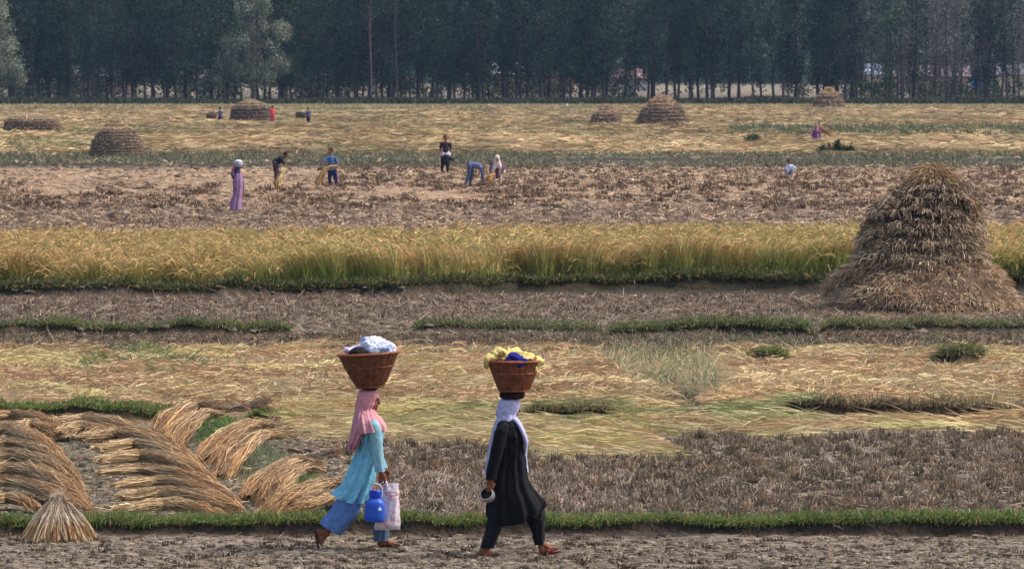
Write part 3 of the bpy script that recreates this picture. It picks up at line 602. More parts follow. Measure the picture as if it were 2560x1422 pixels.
def big_stack():
    D = float(D_of(783)); s = F / D; ox = float(X_of(2318, D)); root = empty('haystack', (ox, D + 1.6, 0), 'huge shaggy brown haystack with three tiers standing at the right edge', 'haystack')
    off = np.array([0, 0, 0.])
    dk = [lin(210, 182, 144), lin(184, 156, 122), lin(156, 130, 102), lin(226, 202, 164), lin(122, 100, 80)]
    lean = (np.array([0, 1.2, 1.8, 2.3, 2.6, 3.0]), np.array([0, 0, .05, .17, .21, .2]))
    def tier(nm, prof, n, L, W, cols, col, down, out, label=None,  lean_=lean, jit=1.1, noise=.19, extra=None):
        prof = [(r * .95, z) for r, z in prof]; A = Acc(); revolve(A, prof, 0, 1, 60, noise, col, 3, lean_); stack_strands(A, prof, n, L, W, cols, down, out, 1, lean_, jit, nz=noise)
        if extra: extra(A)
        o = link(nm, A.mesh(nm), M['stack'], root); return tag(o, label)
    p1 = [(1.96, -.02), (2.0, .06), (1.97, .22), (1.88, .40), (1.76, .6), (1.60, .78), (1.44, .92), (1.28, 1.02), (.8, 1.06)]
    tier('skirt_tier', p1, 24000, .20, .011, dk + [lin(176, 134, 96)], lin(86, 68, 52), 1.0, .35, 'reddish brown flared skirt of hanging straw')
    p2 = [(1.0, .9), (1.34, .95), (1.45, 1.05), (1.32, 1.2), (1.18, 1.28), (1.36, 1.36), (1.30, 1.48), (1.08, 1.56), (1.24, 1.64), (1.16, 1.76), (.7, 1.86)]
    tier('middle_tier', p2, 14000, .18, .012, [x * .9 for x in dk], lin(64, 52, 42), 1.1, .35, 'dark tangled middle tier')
    def butts(A):
        for zz, rr, k in ((1.62, 1.22, 38), (1.86, 1.16, 34), (2.04, 1.08, 32), (2.22, .98, 28), (2.42, .80, 24)):
            for j in range(k):
                a = j / k * 2 * math.pi + random.uniform(-.08, .08)
                if math.sin(a) > .45: continue
                z = zz + random.uniform(-.11, .11); m = 26; q = np.array([math.cos(a), math.sin(a), 0]); lx = float(np.interp(z, *lean))
                B = np.stack([lx + (rr - .1) * q[0] + RNG.normal(0, .03, m), (rr - .1) * q[1] + RNG.normal(0, .03, m), z + RNG.normal(0, .02, m)], -1)
                br = random.uniform(.7, 1.15); strands(A, B, a + RNG.normal(0, .5, m), .35 + RNG.normal(0, .35, m), uni(m, .1, .24), .018, 1.2, pal(m, [lin(186, 164, 134), lin(160, 136, 110), lin(130, 106, 86)], br), tip=.8)
    p3 = [(.8, 1.74), (1.12, 1.8), (1.14, 1.9), (.90, 1.97), (1.06, 2.06), (.84, 2.14), (.96, 2.24), (.68, 2.32), (.80, 2.42), (.6, 2.5), (.2, 2.56)]
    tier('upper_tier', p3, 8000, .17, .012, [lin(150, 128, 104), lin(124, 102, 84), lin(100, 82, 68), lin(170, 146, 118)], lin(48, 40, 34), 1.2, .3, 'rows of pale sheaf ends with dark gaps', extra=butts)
    p4 = [(.30, 2.40), (.50, 2.45), (.46, 2.58), (.36, 2.72), (.26, 2.82), (.12, 2.90), (.01, 2.92)]
    tier('cap', p4, 4200, .24, .012, [lin(180, 150, 108), lin(160, 132, 96), lin(128, 104, 80), lin(196, 164, 112)], lin(84, 66, 48), 1.3, .5, 'yellower straw cap', jit=.4)
    A = Acc(); sheaf_acc([np.array([.66, -.55, 2.42]), np.array([.85, -.6, 2.25]), np.array([1.05, -.55, 1.98])], [.03, .10, .16], 200, [lin(190, 160, 120), lin(160, 130, 100), lin(130, 100, 76)], A=A, W=.012)
    tag(link('loose_sheaf', A.mesh('loose_sheaf'), M['stack'], root), 'golden sheaf slipping off the upper right side')
big_stack()
litter('straw_litter', 2600, 2020, 2850, 770, 806, .2, .011, [lin(190, 160, 120), lin(160, 130, 98), lin(206, 180, 140)], 'loose straw scattered round the foot of the huge haystack', azs=1.5, el=.15, mask=lambda U, V: np.abs(U - 2318) < 300)

def course_stack(x, yb, D, prof, label, name='haystack', cap=None, n=2500, courses=10, W=.05, ay=.8, base=lin(108, 90, 76), capc=None, tint=1.0):
    """stack of sheaves in courses: prof = (half width px, height px above base)"""
    s = F / D; ox = float(X_of(x, D)); zb = H - (yb - HZ) * D / F
    pr = [(a / s, b / s) for a, b in prof]; hz = np.array([p[1] for p in pr]); rz = np.array([p[0] for p in pr])
    root = empty(name, (ox, D + pr[0][0] * .8, zb), label, 'haystack', None)
    cut = cap if cap is not None else hz[-1] * s; cutz = cut / s
    def build(nm, z0, z1, col, cols, k, lab=None):
        zz = []; 
        for i in range(k):
            a = z0 + (z1 - z0) * i / k; b = z0 + (z1 - z0) * (i + 1) / k; h = b - a
            for f, g in ((0, .94), (.25, 1.03), (.6, 1.02), (.9, .96)): zz.append((float(np.interp(a + f * h, hz, rz)) * g, a + f * h))
        zz.append((float(np.interp(z1, hz, rz)) * .6, z1 + .02)); zz.append((.01, z1 + .04))
        A = Acc(); revolve(A, zz, 0, ay, 48, .05, col * .8, int(x)); 
        nn = int(1.7 * n * (z1 - z0) / hz[-1]); kk = RNG.integers(0, k, nn); z = z0 + (z1 - z0) * (kk + .5 + RNG.normal(0, .16, nn)) / k; r = np.interp(z, hz, rz)
        th = uni(nn, 0, 2 * np.pi); m = np.sin(th) < .4; z, r, th = z[m], r[m], th[m]; nn = len(z)
        B = np.stack([(r - .05) * np.cos(th), (r - .05) * np.sin(th) * ay, z], -1)
        c = pal(nn, cols, tint, .22) * (.7 + .6 * vn(th * 9, z * 6, 5))[:, None]
        strands(A, B, th + RNG.normal(0, .9, nn), RNG.normal(-.15, .3, nn), uni(nn, .10, .24) * (.6 + W * 6), W * .7 * uni(nn, .6, 1.2), .7, c, tip=.8, twist=.8)
        return tag(link(nm, A.mesh(nm), M['stack'], root), lab)
    build('body', 0, cutz, base, [lin(164, 142, 118), lin(138, 116, 96), lin(184, 162, 134), lin(108, 90, 76)], courses)
    if cap is not None: build('cap', cutz, hz[-1], lin(140, 118, 90), capc or [lin(196, 168, 124), lin(176, 148, 110), lin(206, 182, 144)], 3, 'paler loose straw on top')
    return root
Dk = float(D_of(395))
course_stack(288, 395, Dk, [(72, 0), (66, 20), (58, 45), (44, 65), (26, 82), (12, 94), (3, 99)], 'rounded beehive stack of layered sheaves at left before the lodged rice', cap=70, courses=9, n=4500, W=.045)
course_stack(75, 329, float(D_of(331)), [(69, 0), (68, 14), (66, 28), (50, 38), (20, 44), (4, 46)], 'low flat topped stack of sheaves at the left frame edge', cap=30, courses=4, n=2600, W=.07, capc=[lin(206, 174, 146), lin(190, 160, 128)])
course_stack(625, 301, float(D_of(303)), [(52, 0), (50, 12), (47, 30), (44, 33), (34, 42), (16, 50), (3, 53)], 'barn shaped stack with pale rounded top beside the person in red', cap=34, courses=4, n=2200, W=.08, capc=[lin(180, 164, 132), lin(166, 150, 120)], base=lin(92, 80, 76), tint=.75)
course_stack(1515, 306, float(D_of(308)), [(38, 0), (37, 10), (30, 22), (17, 32), (8, 42), (2, 46)], 'small pointed stack left of the larger far stack', cap=24, courses=3, n=1600, W=.08, capc=[lin(186, 150, 130), lin(176, 148, 118)])
course_stack(1657, 309, float(D_of(311)), [(66, 0), (60, 15), (48, 38), (36, 50), (26, 62), (10, 70), (3, 72)], 'large cone shaped stack near the woods right of centre', cap=44, courses=5, n=3000, W=.09, tint=.85, capc=[lin(196, 160, 120), lin(180, 150, 112)])
course_stack(2074, 267, float(D_of(268)), [(40, 0), (37, 14), (28, 30), (13, 40), (7, 48), (1, 50)], 'tan dome stack against the dark woods at right', cap=32, courses=3, n=2000, W=.11, tint=1.0, capc=[lin(206, 172, 120), lin(190, 158, 110)])

# ------------------------------------------------------------------ woods at the back
def tube(A, P, r, col, n=7):
    P = np.asarray(P, float); T = np.gradient(P, axis=0); T /= np.linalg.norm(T, axis=1, keepdims=True) + 1e-9
    up = np.where(np.abs(T[:, 2:3]) > .9, np.array([[1., 0, 0]]), np.array([[0, 0, 1.]])); S = np.cross(T, up); S /= np.linalg.norm(S, axis=1, keepdims=True); N = np.cross(S, T)
    th = np.linspace(0, 2 * np.pi, n, endpoint=False)
    G = P[:, None] + np.asarray(r)[:, None, None] * (np.cos(th)[None, :, None] * S[:, None] + np.sin(th)[None, :, None] * N[:, None])
    A.grid(G, col)
def leaves(A, C, spread, per, size, cols, k=1.0):
    n = len(C) * per; c0 = np.repeat(C, per, 0) + RNG.normal(0, 1, (n, 3)) * np.repeat(spread, per, 0)
    a = RNG.normal(0, 1, (n, 3)); a /= np.linalg.norm(a, axis=1, keepdims=True); b = np.cross(a, RNG.normal(0, 1, (n, 3))); b /= np.linalg.norm(b, axis=1, keepdims=True)
    s = size * uni(n, .5, 1.3)[:, None]; a = a * s; b = b * s * .6
    V = np.stack([c0 - a, c0 - b * .9, c0 + a, c0 + b], 1).reshape(-1, 3)
    cl = np.repeat(pal(len(C), cols, k, .38), per, 0) * (1 + RNG.normal(0, .12, (n, 1))).clip(.5, 1.6)
    A.add(V, np.arange(n * 4).reshape(-1, 4), np.repeat(cl, 4, 0))
POP = [lin(48, 72, 52), lin(42, 64, 52), lin(58, 80, 54), lin(34, 54, 46)]
GRY = [lin(112, 118, 98), lin(98, 104, 86), lin(126, 128, 108)]
MAUVE = [lin(112, 104, 104), lin(98, 100, 90), lin(90, 98, 84)]
def tree_meshes(kind, s):
    rs = np.random.RandomState(s); T = Acc(); A = Acc()
    bc = lin(74, 66, 66) if kind != 'willow' else lin(110, 104, 96)
    if kind in ('poplar', 'thin'):
        hgt = rs.uniform(17, 21); bend = rs.uniform(-.5, .5, 2); zs = np.linspace(-.2, hgt * .9, 9); r0 = rs.uniform(.13, .21)
        P = np.stack([bend[0] * np.sin(zs * .12) , bend[1] * np.sin(zs * .15), zs], -1); tube(T, P, np.linspace(r0 * 1.1, .04, 9), bc)
        cb = rs.uniform(2.5, 4.2); ncl = 74 if kind == 'poplar' else 34
        zz = cb + (hgt - cb) * rs.uniform(0, 1, ncl) ** .9; t = (zz - cb) / (hgt - cb)
        rad = (2.1 * np.sin(np.clip(t * 1.1 + .12, 0, 1) * math.pi * .85) + .35) * rs.uniform(.3, 1.1, ncl); a = rs.uniform(0, 6.28, ncl)
        C = np.stack([rad * np.cos(a), rad * np.sin(a), zz], -1)
        for k in range(0, ncl, 2):
            z0 = max(C[k, 2] - 1.2, 2.4); tube(T, [[0, 0, z0], C[k] * [.5, .5, 1] - [0, 0, .4], C[k]], [.05, .035, .015], bc, 4)
        for k in range(5):                        # dead side twigs low on the stem
            a0 = rs.uniform(0, 6.28); z0 = rs.uniform(1.5, 3.6); tube(T, [[0, 0, z0], [math.cos(a0) * .5, math.sin(a0) * .5, z0 + .5], [math.cos(a0) * .9, math.sin(a0) * .9, z0 + 1.2]], [.03, .02, .008], bc, 4)
        leaves(A, C, np.stack([np.full(ncl, .42), np.full(ncl, .42), rs.uniform(.5, .9, ncl)], -1), 46 if kind == 'poplar' else 26, .17 if kind == 'poplar' else .12, POP if kind == 'poplar' else MAUVE + POP[:1])
        if kind == 'thin':
            for k in range(90):
                a0 = rs.uniform(0, 6.28); z0 = rs.uniform(3, hgt - 3); l = rs.uniform(1, 2.6); tube(T, [[0, 0, z0], [math.cos(a0) * l * .35, math.sin(a0) * l * .35, z0 + l * .6], [math.cos(a0) * l * .5, math.sin(a0) * l * .5, z0 + l * 1.3]], [.04, .025, .01], lin(104, 98, 98), 4)
    elif kind == 'willow':
        hgt = 15.5; P = np.array([[0, 0, -.2], [.1, 0, 2], [-.1, 0, 4.5], [.3, 0, 8], [.2, 0, 12.5]]); tube(T, P, [.42, .36, .30, .2, .06], bc, 9)
        cl = []
        lobes = [(0, 11.5, 2.7, 2.6), (1.6, 8.6, 3.2, 2.4), (-1.4, 7.6, 2.9, 2.1), (-3.4, 4.9, 2.0, 1.6), (-1.2, 4.0, 2.6, 1.5), (2.6, 5.0, 2.2, 1.7), (.4, 13.6, 1.7, 1.4), (-4.1, 3.6, 1.3, 1.1), (3.6, 9.5, 1.5, 1.2), (.6, 3.2, 2.3, 1.2)]
        for (lx, lz, rx, rz) in lobes:
            tube(T, [[0, 0, max(2, lz - 3.4)], [lx * .5, 0, lz - 1.2], [lx, 0, lz]], [.16, .10, .03], bc, 6)
            for k in range(26):
                q = rs.normal(0, 1, 3); q /= np.linalg.norm(q); q *= rs.uniform(.5, 1.05); cl.append([lx + q[0] * rx, q[1] * rx * .9, lz + q[2] * rz])
        C = np.array(cl); leaves(A, C, np.array([[.32, .32, .42]] * len(C)), 60, .14, GRY)
    return T.mesh(kind + '_trunk'), A.mesh(kind + '_crown')
for nm in ('a', 'b'): pass
PT = [tree_meshes('poplar', 10 + i) for i in range(6)]; TT = [tree_meshes('thin', 40 + i) for i in range(4)]; WT = tree_meshes('willow', 70)
for a, b in PT + TT + [WT]: a.materials.append(M['bark']); b.materials.append(M['leaf'])
def plant_tree(ms, x, y, sc, rot, label, group, name='poplar_tree', sx=None):
    r = empty(name, (x, y, 0), label, 'tree', group); r.rotation_euler = (0, 0, rot); r.scale = (sx or sc, sx or sc, sc)
    for nm, me in (('trunk', ms[0]), ('crown', ms[1])):
        o = bpy.data.objects.new(nm, me); COL.objects.link(o); o.parent = r
BINS = [(-400, 110, 'behind the low flat stack at the left edge'), (110, 420, 'behind the beehive stack'), (420, 560, 'left of the pale grey tree'), (560, 760, 'behind the pale grey tree'),
        (760, 1000, 'around the two bare stems'), (1000, 1240, 'beyond the youth in the dark shirt'), (1240, 1440, 'by the cream and red houses'), (1440, 1600, 'behind the small pointed stack'),
        (1600, 1780, 'behind the large cone stack'), (1780, 1990, 'beside the open hazy gap'), (1990, 2140, 'behind the tan dome stack')]
ti = 0
for row, (D0, sp, jx, jy) in enumerate([(772, 2.9, 1.0, 3), (786, 2.7, 1.1, 4), (803, 3.0, 1.3, 5), (824, 3.4, 1.5, 6), (850, 3.8, 1.6, 8)]):
    xs = np.arange(-77, 77, sp)
    for x in xs:
        x = x + random.uniform(-jx, jx); y = D0 + random.uniform(-jy, jy); u = CX + x * F / y
        if 1480 < u < 1980 and row in (1, 2, 3) and random.random() < .45: continue
        if abs(u - 640) < 40 and row == 0: continue
        if u > 2140 or u < 95:
            thin = random.random() < (.75 if u > 2140 else .4)
            ms = random.choice(TT if thin else PT)
            where = 'in the hazy woods at the right edge' if u > 2140 else 'in the woods at the left edge'
            lab = ('thin grey twiggy tree with sparse leaves ' if thin else 'dark leafy tree ') + where
            grp = lab.replace('tree', 'trees', 1)
        else:
            ms = random.choice(PT); where = next((b[2] for b in BINS if b[0] <= u < b[1]), BINS[-1][2])
            lab = 'slim dark tree of the crowded wood, ' + where; grp = 'slim dark trees ' + where
        if ti < 300: plant_tree(ms, x, y, random.uniform(.85, 1.12), random.uniform(0, 6.28), lab, grp, 'woodland_tree', sx=random.uniform(.85, 1.15)); ti += 1
plant_tree(WT, float(X_of(632, 752)), 752, .98, 0, 'large pale grey green tree standing out before the dark wood', None, 'pale_tree')
plant_tree(WT, float(X_of(-10, 757)), 757, .95, 2.4, 'pale greyish tree at the top left corner', None, 'pale_tree')
def bare_stem(u, D, r, lab):
    A = Acc(); zs = np.linspace(-.2, 17, 12); P = np.stack([.12 * np.sin(zs * .5), 0 * zs, zs], -1); tube(A, P, np.linspace(r, r * .6, 12), lin(92, 80, 80), 8)
    root = empty('bare_tree', (float(X_of(u, D)), D, 0), lab, 'tree'); link('trunk', A.mesh('trunk'), M['bark'], root)
    C = Acc(); n = 26; leaves(C, np.stack([RNG.normal(0, .5, n), RNG.normal(0, .5, n), uni(n, 14, 18)], -1), np.full((n, 3), .5), 40, .15, POP); link('crown', C.mesh('crown'), M['leaf'], root)
    for k in range(9):
        B = Acc(); z = 5 + k * 1.2; a = random.uniform(0, 6.28); q = np.array([math.cos(a), math.sin(a), 0]); tube(B, [np.array([.12 * math.sin(z * .5), 0, z]), q * .5 + [0, 0, z + .4], q * 1.1 + [0, 0, z + .7]], [.04, .025, .01], lin(110, 96, 92), 5); link('branch', B.mesh('branch'), M['bark'], root)
bare_stem(926, 762, .16, 'tall pale bare trunk rising before the wood, thicker of two')
bare_stem(990, 763, .08, 'tall pale bare trunk rising before the wood, thinner of two')
# undergrowth strip at the foot of the wood
def undergrowth():
    A = Acc(); n = 60000; X = uni(n, -82, 82); D = uni(n, 738, 760); hh = .45 + .8 * fbm(X * .25, X * 0, 111)
    B = np.stack([X, D, np.zeros(n)], -1); c = pal(n, [lin(58, 66, 44), lin(50, 56, 42), lin(72, 78, 52), lin(54, 50, 42)])
    strands(A, B, uni(n, 0, 6.28), uni(n, .7, 1.5), hh * uni(n, .4, 1.1), .10, uni(n, .1, .9), c)
    n = 2600; X = uni(n, -95, 95); D = uni(n, 800, 880); U = CX + X * F / D; k = (fbm(X * .16, D * .02, 113) > .5) & ~((U > 1590) & (U < 1960)) | (uni(n, 0, 1) < .06); X, D = X[k], D[k]; n = len(X)
    C = np.stack([X, D, uni(n, .1, 1.0) * (1.2 + 3.0 * fbm(X * .3, X * 0, 115))], -1); leaves(A, C, np.full((n, 3), .45), 26, .22, [lin(56, 66, 44), lin(48, 56, 42), lin(66, 72, 50)])
    tag(link('undergrowth', A.mesh('undergrowth'), M['leaf']), 'dark scrub along the foot of the wood and between its trunks', 'undergrowth', None, 'stuff')
undergrowth()
def bush(u, v, w_, h_, label, cols, name='bush'):
    D = float(D_of(v)); o = gp(np.array([u]), np.array([v]))[0]; A = Acc(); n = 60; s = D / F
    C = np.stack([RNG.normal(0, w_ * s * .28, n), RNG.normal(0, .4, n), np.abs(RNG.normal(0, h_ * s * .45, n))], -1); C[:, 2] *= (1 - np.abs(C[:, 0]) / (w_ * s * 1.1)).clip(.15, 1)
    leaves(A, C, np.full((n, 3), .09), 50, .07, cols)
    st = 30; T = Acc(); strands(T, RNG.normal(0, .15, (st, 3)) * [1, 1, 0], uni(st, 0, 6.28), uni(st, .6, 1.4), uni(st, .2, .5), .03, .2, pal(st, [lin(90, 80, 60)]))
    r = empty(name, tuple(o), label, 'bush'); link('foliage', A.mesh('foliage'), M['leaf'], r); link('stem', T.mesh('stem'), M['bark'], r)
bush(2095, 383, 95, 26, 'dark green bush in the straw right of the stooping figure in purple', [lin(58, 78, 52), lin(48, 66, 46), lin(70, 88, 58)])
bush(1885, 352, 40, 16, 'small dull green bush left of the figure in purple', [lin(84, 96, 66), lin(74, 86, 60)])
# the far side: woods far beyond, fields between
def far_woods():
    A = Acc(); n = 9000; X = uni(n, -260, 260); D = uni(n, 1500, 1700); zt = 30 + 6 * fbm(X * .04, X * 0, 121); z = zt * uni(n, 0.02, 1) ; C = np.stack([X, D, z], -1)
    leaves(A, C, np.full((n, 3), 1.6), 14, 1.3, [lin(96, 108, 84), lin(84, 98, 78), lin(110, 118, 90)])
    G = []; xs = np.linspace(-420, 420, 120)
    for z in (-1, 8, 16, 24, 29): G.append(np.stack([xs, 1690 + 12 * fbm(xs * .05, xs * 0 + z, 5), np.full(120, z) + (4 * fbm(xs * .06, xs * 0, 9) if z > 20 else 0)], -1))
    A.grid(np.array(G), lin(74, 86, 66), closed=False)
    tag(link('far_woods', A.mesh('far_woods'), M['leaf']), 'hazy woods far beyond the gaps between trunks', 'woods', None, 'stuff')
far_woods()
# ------------------------------------------------------------------ houses glimpsed between the trunks
def box(A, x0, x1, y0, y1, z0, z1, col):
    v = [(x0, y0, z0), (x1, y0, z0), (x1, y1, z0), (x0, y1, z0), (x0, y0, z1), (x1, y0, z1), (x1, y1, z1), (x0, y1, z1)]
    A.add(v, [(0, 1, 5, 4), (1, 2, 6, 5), (2, 3, 7, 6), (3, 0, 4, 7), (4, 5, 6, 7), (3, 2, 1, 0)], col)
M['paint'] = tint_mat('weathered wall paint', .85, 0, .8, .8, 1.1)
def house(u, D, wpx, hpx, wall, roof, label, nwin=3):
    s = F / D; w_ = wpx / s; h_ = hpx / s; dp = 7.0
    r = empty('house', (float(X_of(u, D)), D, 0), label, 'house')
    A = Acc(); box(A, -w_ / 2, w_ / 2, 0, dp, -.1, h_, wall); link('wall', A.mesh('wall'), M['paint'], r)
    A = Acc(); e = .5; G = [[(-w_ / 2 - e, -e, h_ + .02), (w_ / 2 + e, -e, h_ + .02)], [(-w_ / 2 - e, dp / 2, h_ + 2.0), (w_ / 2 + e, dp / 2, h_ + 2.0)], [(-w_ / 2 - e, dp + e, h_ + .02), (w_ / 2 + e, dp + e, h_ + .02)], [(-w_ / 2 - e, dp + e, h_ - .15), (w_ / 2 + e, dp + e, h_ - .15)], [(-w_ / 2 - e, -e, h_ - .15), (w_ / 2 + e, -e, h_ - .15)]]
    A.grid(np.array(G), roof, closed=False); link('roof', A.mesh('roof'), M['paint'], r)
    for k in range(nwin):
        x = -w_ / 2 + w_ * (k + .5) / nwin
        if k == nwin // 2:
            A = Acc(); box(A, x - .45, x + .45, -.06, -.003, 0, 2.0, lin(70, 54, 46)); link('door', A.mesh('door'), M['paint'], r)
        else:
            A = Acc(); box(A, x - .6, x + .6, -.07, -.003, 1.0, 2.1, lin(150, 146, 140)); f = link('window', A.mesh('window'), M['paint'], r)
            A = Acc(); box(A, x - .5, x + .5, -.09, -.072, 1.1, 2.0, lin(40, 46, 54)); link('pane', A.mesh('pane'), M['paint'], f)
for a in [(250, 1010, 150, 42, lin(150, 112, 100), lin(150, 150, 150), 'brick red house low behind the left trunks'),
          (120, 1100, 90, 36, lin(190, 184, 160), lin(120, 116, 120), 'pale house behind trunks above the low flat stack'),
          (470, 1060, 120, 36, lin(176, 160, 140), lin(110, 100, 100), 'dim tan house left of the pale grey tree'),
          (880, 1080, 150, 36, lin(168, 150, 132), lin(104, 100, 110), 'tan house glimpsed between trunks by the two bare stems'),
          (1010, 960, 60, 46, lin(196, 188, 150), lin(90, 110, 130), 'small cream house with bluish roof just right of the bare stems'),
          (1265, 980, 80, 50, lin(200, 176, 150), lin(190, 186, 190), 'cream house with pale roof seen through the central trunks'),
          (1380, 1020, 110, 44, lin(150, 96, 92), lin(110, 90, 96), 'dark red house next to the cream one'),
          (1540, 1120, 160, 30, lin(176, 166, 172), lin(150, 120, 124), 'low grey house behind the small pointed stack'),
          (2185, 990, 50, 48, lin(206, 190, 150), lin(160, 170, 190), 'narrow cream house right of the tan dome stack'),
          (2330, 1050, 180, 40, lin(176, 138, 124), lin(140, 120, 124), 'pinkish brick house in the hazy right woods'),
          (2520, 1040, 90, 46, lin(196, 180, 160), lin(120, 120, 130), 'pale house at the far right edge')]:
    house(*a)
def tarp():
    D = 900; s = F / D; A = Acc(); G = []
    for k, z in enumerate(np.linspace(0, 3.3, 8)):
        xs = np.linspace(-.75, .75, 9); G.append(np.stack([xs * (1 - .25 * (z / 3.3) ** 3), .15 * np.sin(xs * 6 + k) + .0, np.full(9, z + .6)], -1))
    G = np.array(G); A.grid(G, lin(46, 110, 190), closed=False); G2_ = G.copy(); G2_[..., 1] += .05; A.grid(G2_, lin(46, 110, 190), closed=False)
    tag(link('tarpaulin', A.mesh('tarpaulin'), M['cloth'], None, (float(X_of(2440, D)), D, 0)), 'bright blue tarpaulin hanging among the right trunks', 'tarpaulin')
tarp()
def sack(u, v, w_, lab):
    D = float(D_of(v)); A = Acc(); r = w_ * D / F / 2; prof = [(r * .6, 0), (r, r * .4), (r * .9, r * 1.2), (r * .5, r * 1.7), (.02, r * 1.9)]
    revolve(A, prof, 0, .8, 14, .15, lin(176, 172, 176), 4); tag(link('sack', A.mesh('sack', smooth=True), M['cloth'], None, (float(X_of(u, D)), D, 0)), lab, 'sack')
sack(1416, 268, 9, 'small white sack at the edge of the far field right of centre')
sack(1222, 268, 8, 'small greyish white sack at the far field edge beyond the white shawled figure')
# ------------------------------------------------------------------ people: one remeshed body each, clothes as children
def capsule(bm, p0, p1, r0, r1, n=14, sx=1.0):
    p0 = Vector(p0); p1 = Vector(p1); d = p1 - p0; L = max(d.length, 1e-5); q = d.to_track_quat('Z', 'Y').to_matrix().to_4x4(); q.translation = p0
    rings = []
    for k in range(5): a = -math.pi / 2 + k * math.pi / 8; rings.append((math.cos(a) * r0, math.sin(a) * r0))
    for k in range(5): a = k * math.pi / 8; rings.append((math.cos(a) * r1, L + math.sin(a) * r1))
    prev = None; first = None
    for (r, z) in rings:
        r = max(r, 1e-4); ring = [bm.verts.new(q @ Vector((r * math.cos(2 * math.pi * j / n) * sx, r * math.sin(2 * math.pi * j / n), z))) for j in range(n)]
        if prev:
            for j in range(n): bm.faces.new((prev[j], prev[(j + 1) % n], ring[(j + 1) % n], ring[j]))
        else: bm.faces.new(ring[::-1])
        prev = ring
    bm.faces.new(prev)
def ell(bm, c, r, rot=(0, 0, 0)):
    m = Matrix.Translation(c) @ (Matrix.Rotation(rot[2], 4, 'Z') @ Matrix.Rotation(rot[1], 4, 'Y') @ Matrix.Rotation(rot[0], 4, 'X')) @ Matrix.Diagonal((*r, 1))
    bmesh.ops.create_uvsphere(bm, u_segments=20, v_segments=14, radius=1, matrix=m)
def remesh(bm, voxel, smooth=2, col=(1, 1, 1), origin=(0, 0, 0), solid=True):
    me = bpy.data.meshes.new('tmp'); bm.to_mesh(me); bm.free(); o = bpy.data.objects.new('tmp', me); COL.objects.link(o)
    r = o.modifiers.new('r', 'REMESH'); r.mode = 'VOXEL'; r.voxel_size = voxel; r.use_smooth_shade = True
    if smooth: s = o.modifiers.new('s', 'SMOOTH'); s.iterations = smooth; s.factor = .5
    dg = bpy.context.evaluated_depsgraph_get(); m2 = bpy.data.meshes.new_from_object(o.evaluated_get(dg))
    bpy.data.objects.remove(o); bpy.data.meshes.remove(me)
    m2.transform(Matrix.Translation(-Vector(origin))); n = len(m2.vertices)
    a = m2.color_attributes.new('tint', 'FLOAT_COLOR', 'POINT'); a.data.foreach_set('color', np.tile([*col, 1], n).astype(np.float32)); 
    m2.polygons.foreach_set('use_smooth', [True] * len(m2.polygons)); return m2
def loft(rings, n=56, m=60, folds=0, fk=9, fph=0, sag=0, f_lo=0.0, col=(1, 1, 1), thick=.006, origin=(0, 0, 0), cap=True, power=1.0, seed=0, wrink=.0):
    """rings: (front xyz, back xyz, half depth); closed tube through them, with soft folds growing downward"""
    a = catmull(np.array([r[0] for r in rings]), m); b = catmull(np.array([r[1] for r in rings]), m); hd = catmull(np.array([[r[2], 0, 0] for r in rings]), m)[:, 0]
    th = np.linspace(0, 2 * np.pi, n, endpoint=False); t = np.linspace(0, 1, m)[:, None]
    c = (a + b) / 2; h = (a - b) / 2; rr = np.linalg.norm(h, axis=1)
    cs, sn = np.cos(th), np.sin(th)
    g = np.sign(cs) * np.abs(cs) ** power; g2 = np.sign(sn) * np.abs(sn) ** power
    fo = (np.sin(fk * th[None] + fph + t * 1.5) * .6 + np.sin((fk * 1.7 + .3) * th[None] + 2 + t * 3) * .4) * folds * (f_lo + (1 - f_lo) * t ** 1.5)
    wr = (fbm(np.cos(th)[None] * 2 + 5 + t * 1.0, np.sin(th)[None] * 2 + t * 9, seed, 3) - .5) * 2 * wrink
    k = 1 + (fo + wr) / rr[:, None].clip(.05)
    G = c[:, None] + h[:, None] * (g[None] * k)[..., None] + np.array([0, 1, 0]) * (hd[:, None] * g2[None] * k)[..., None]
    if sag: G[..., 2] -= sag * (t ** 3) * (np.abs(sn)[None])
    A = Acc(); A.grid(G, col)
    if cap:                                       # turned-in hem, so the cloth has an edge and a dark inside
        e = G[-1]; cc = e.mean(0); e2 = e + (cc - e) * .06 + np.array([0, 0, .01]); e3 = G[-6] + (G[-6].mean(0) - G[-6]) * .06
        A.grid(np.array([e, e2, e3]), np.array(col) * .9)
        s0 = G[0]; c0 = s0.mean(0); A.grid(np.array([c0 + (s0 - c0) * .02, s0]), col)
    return A
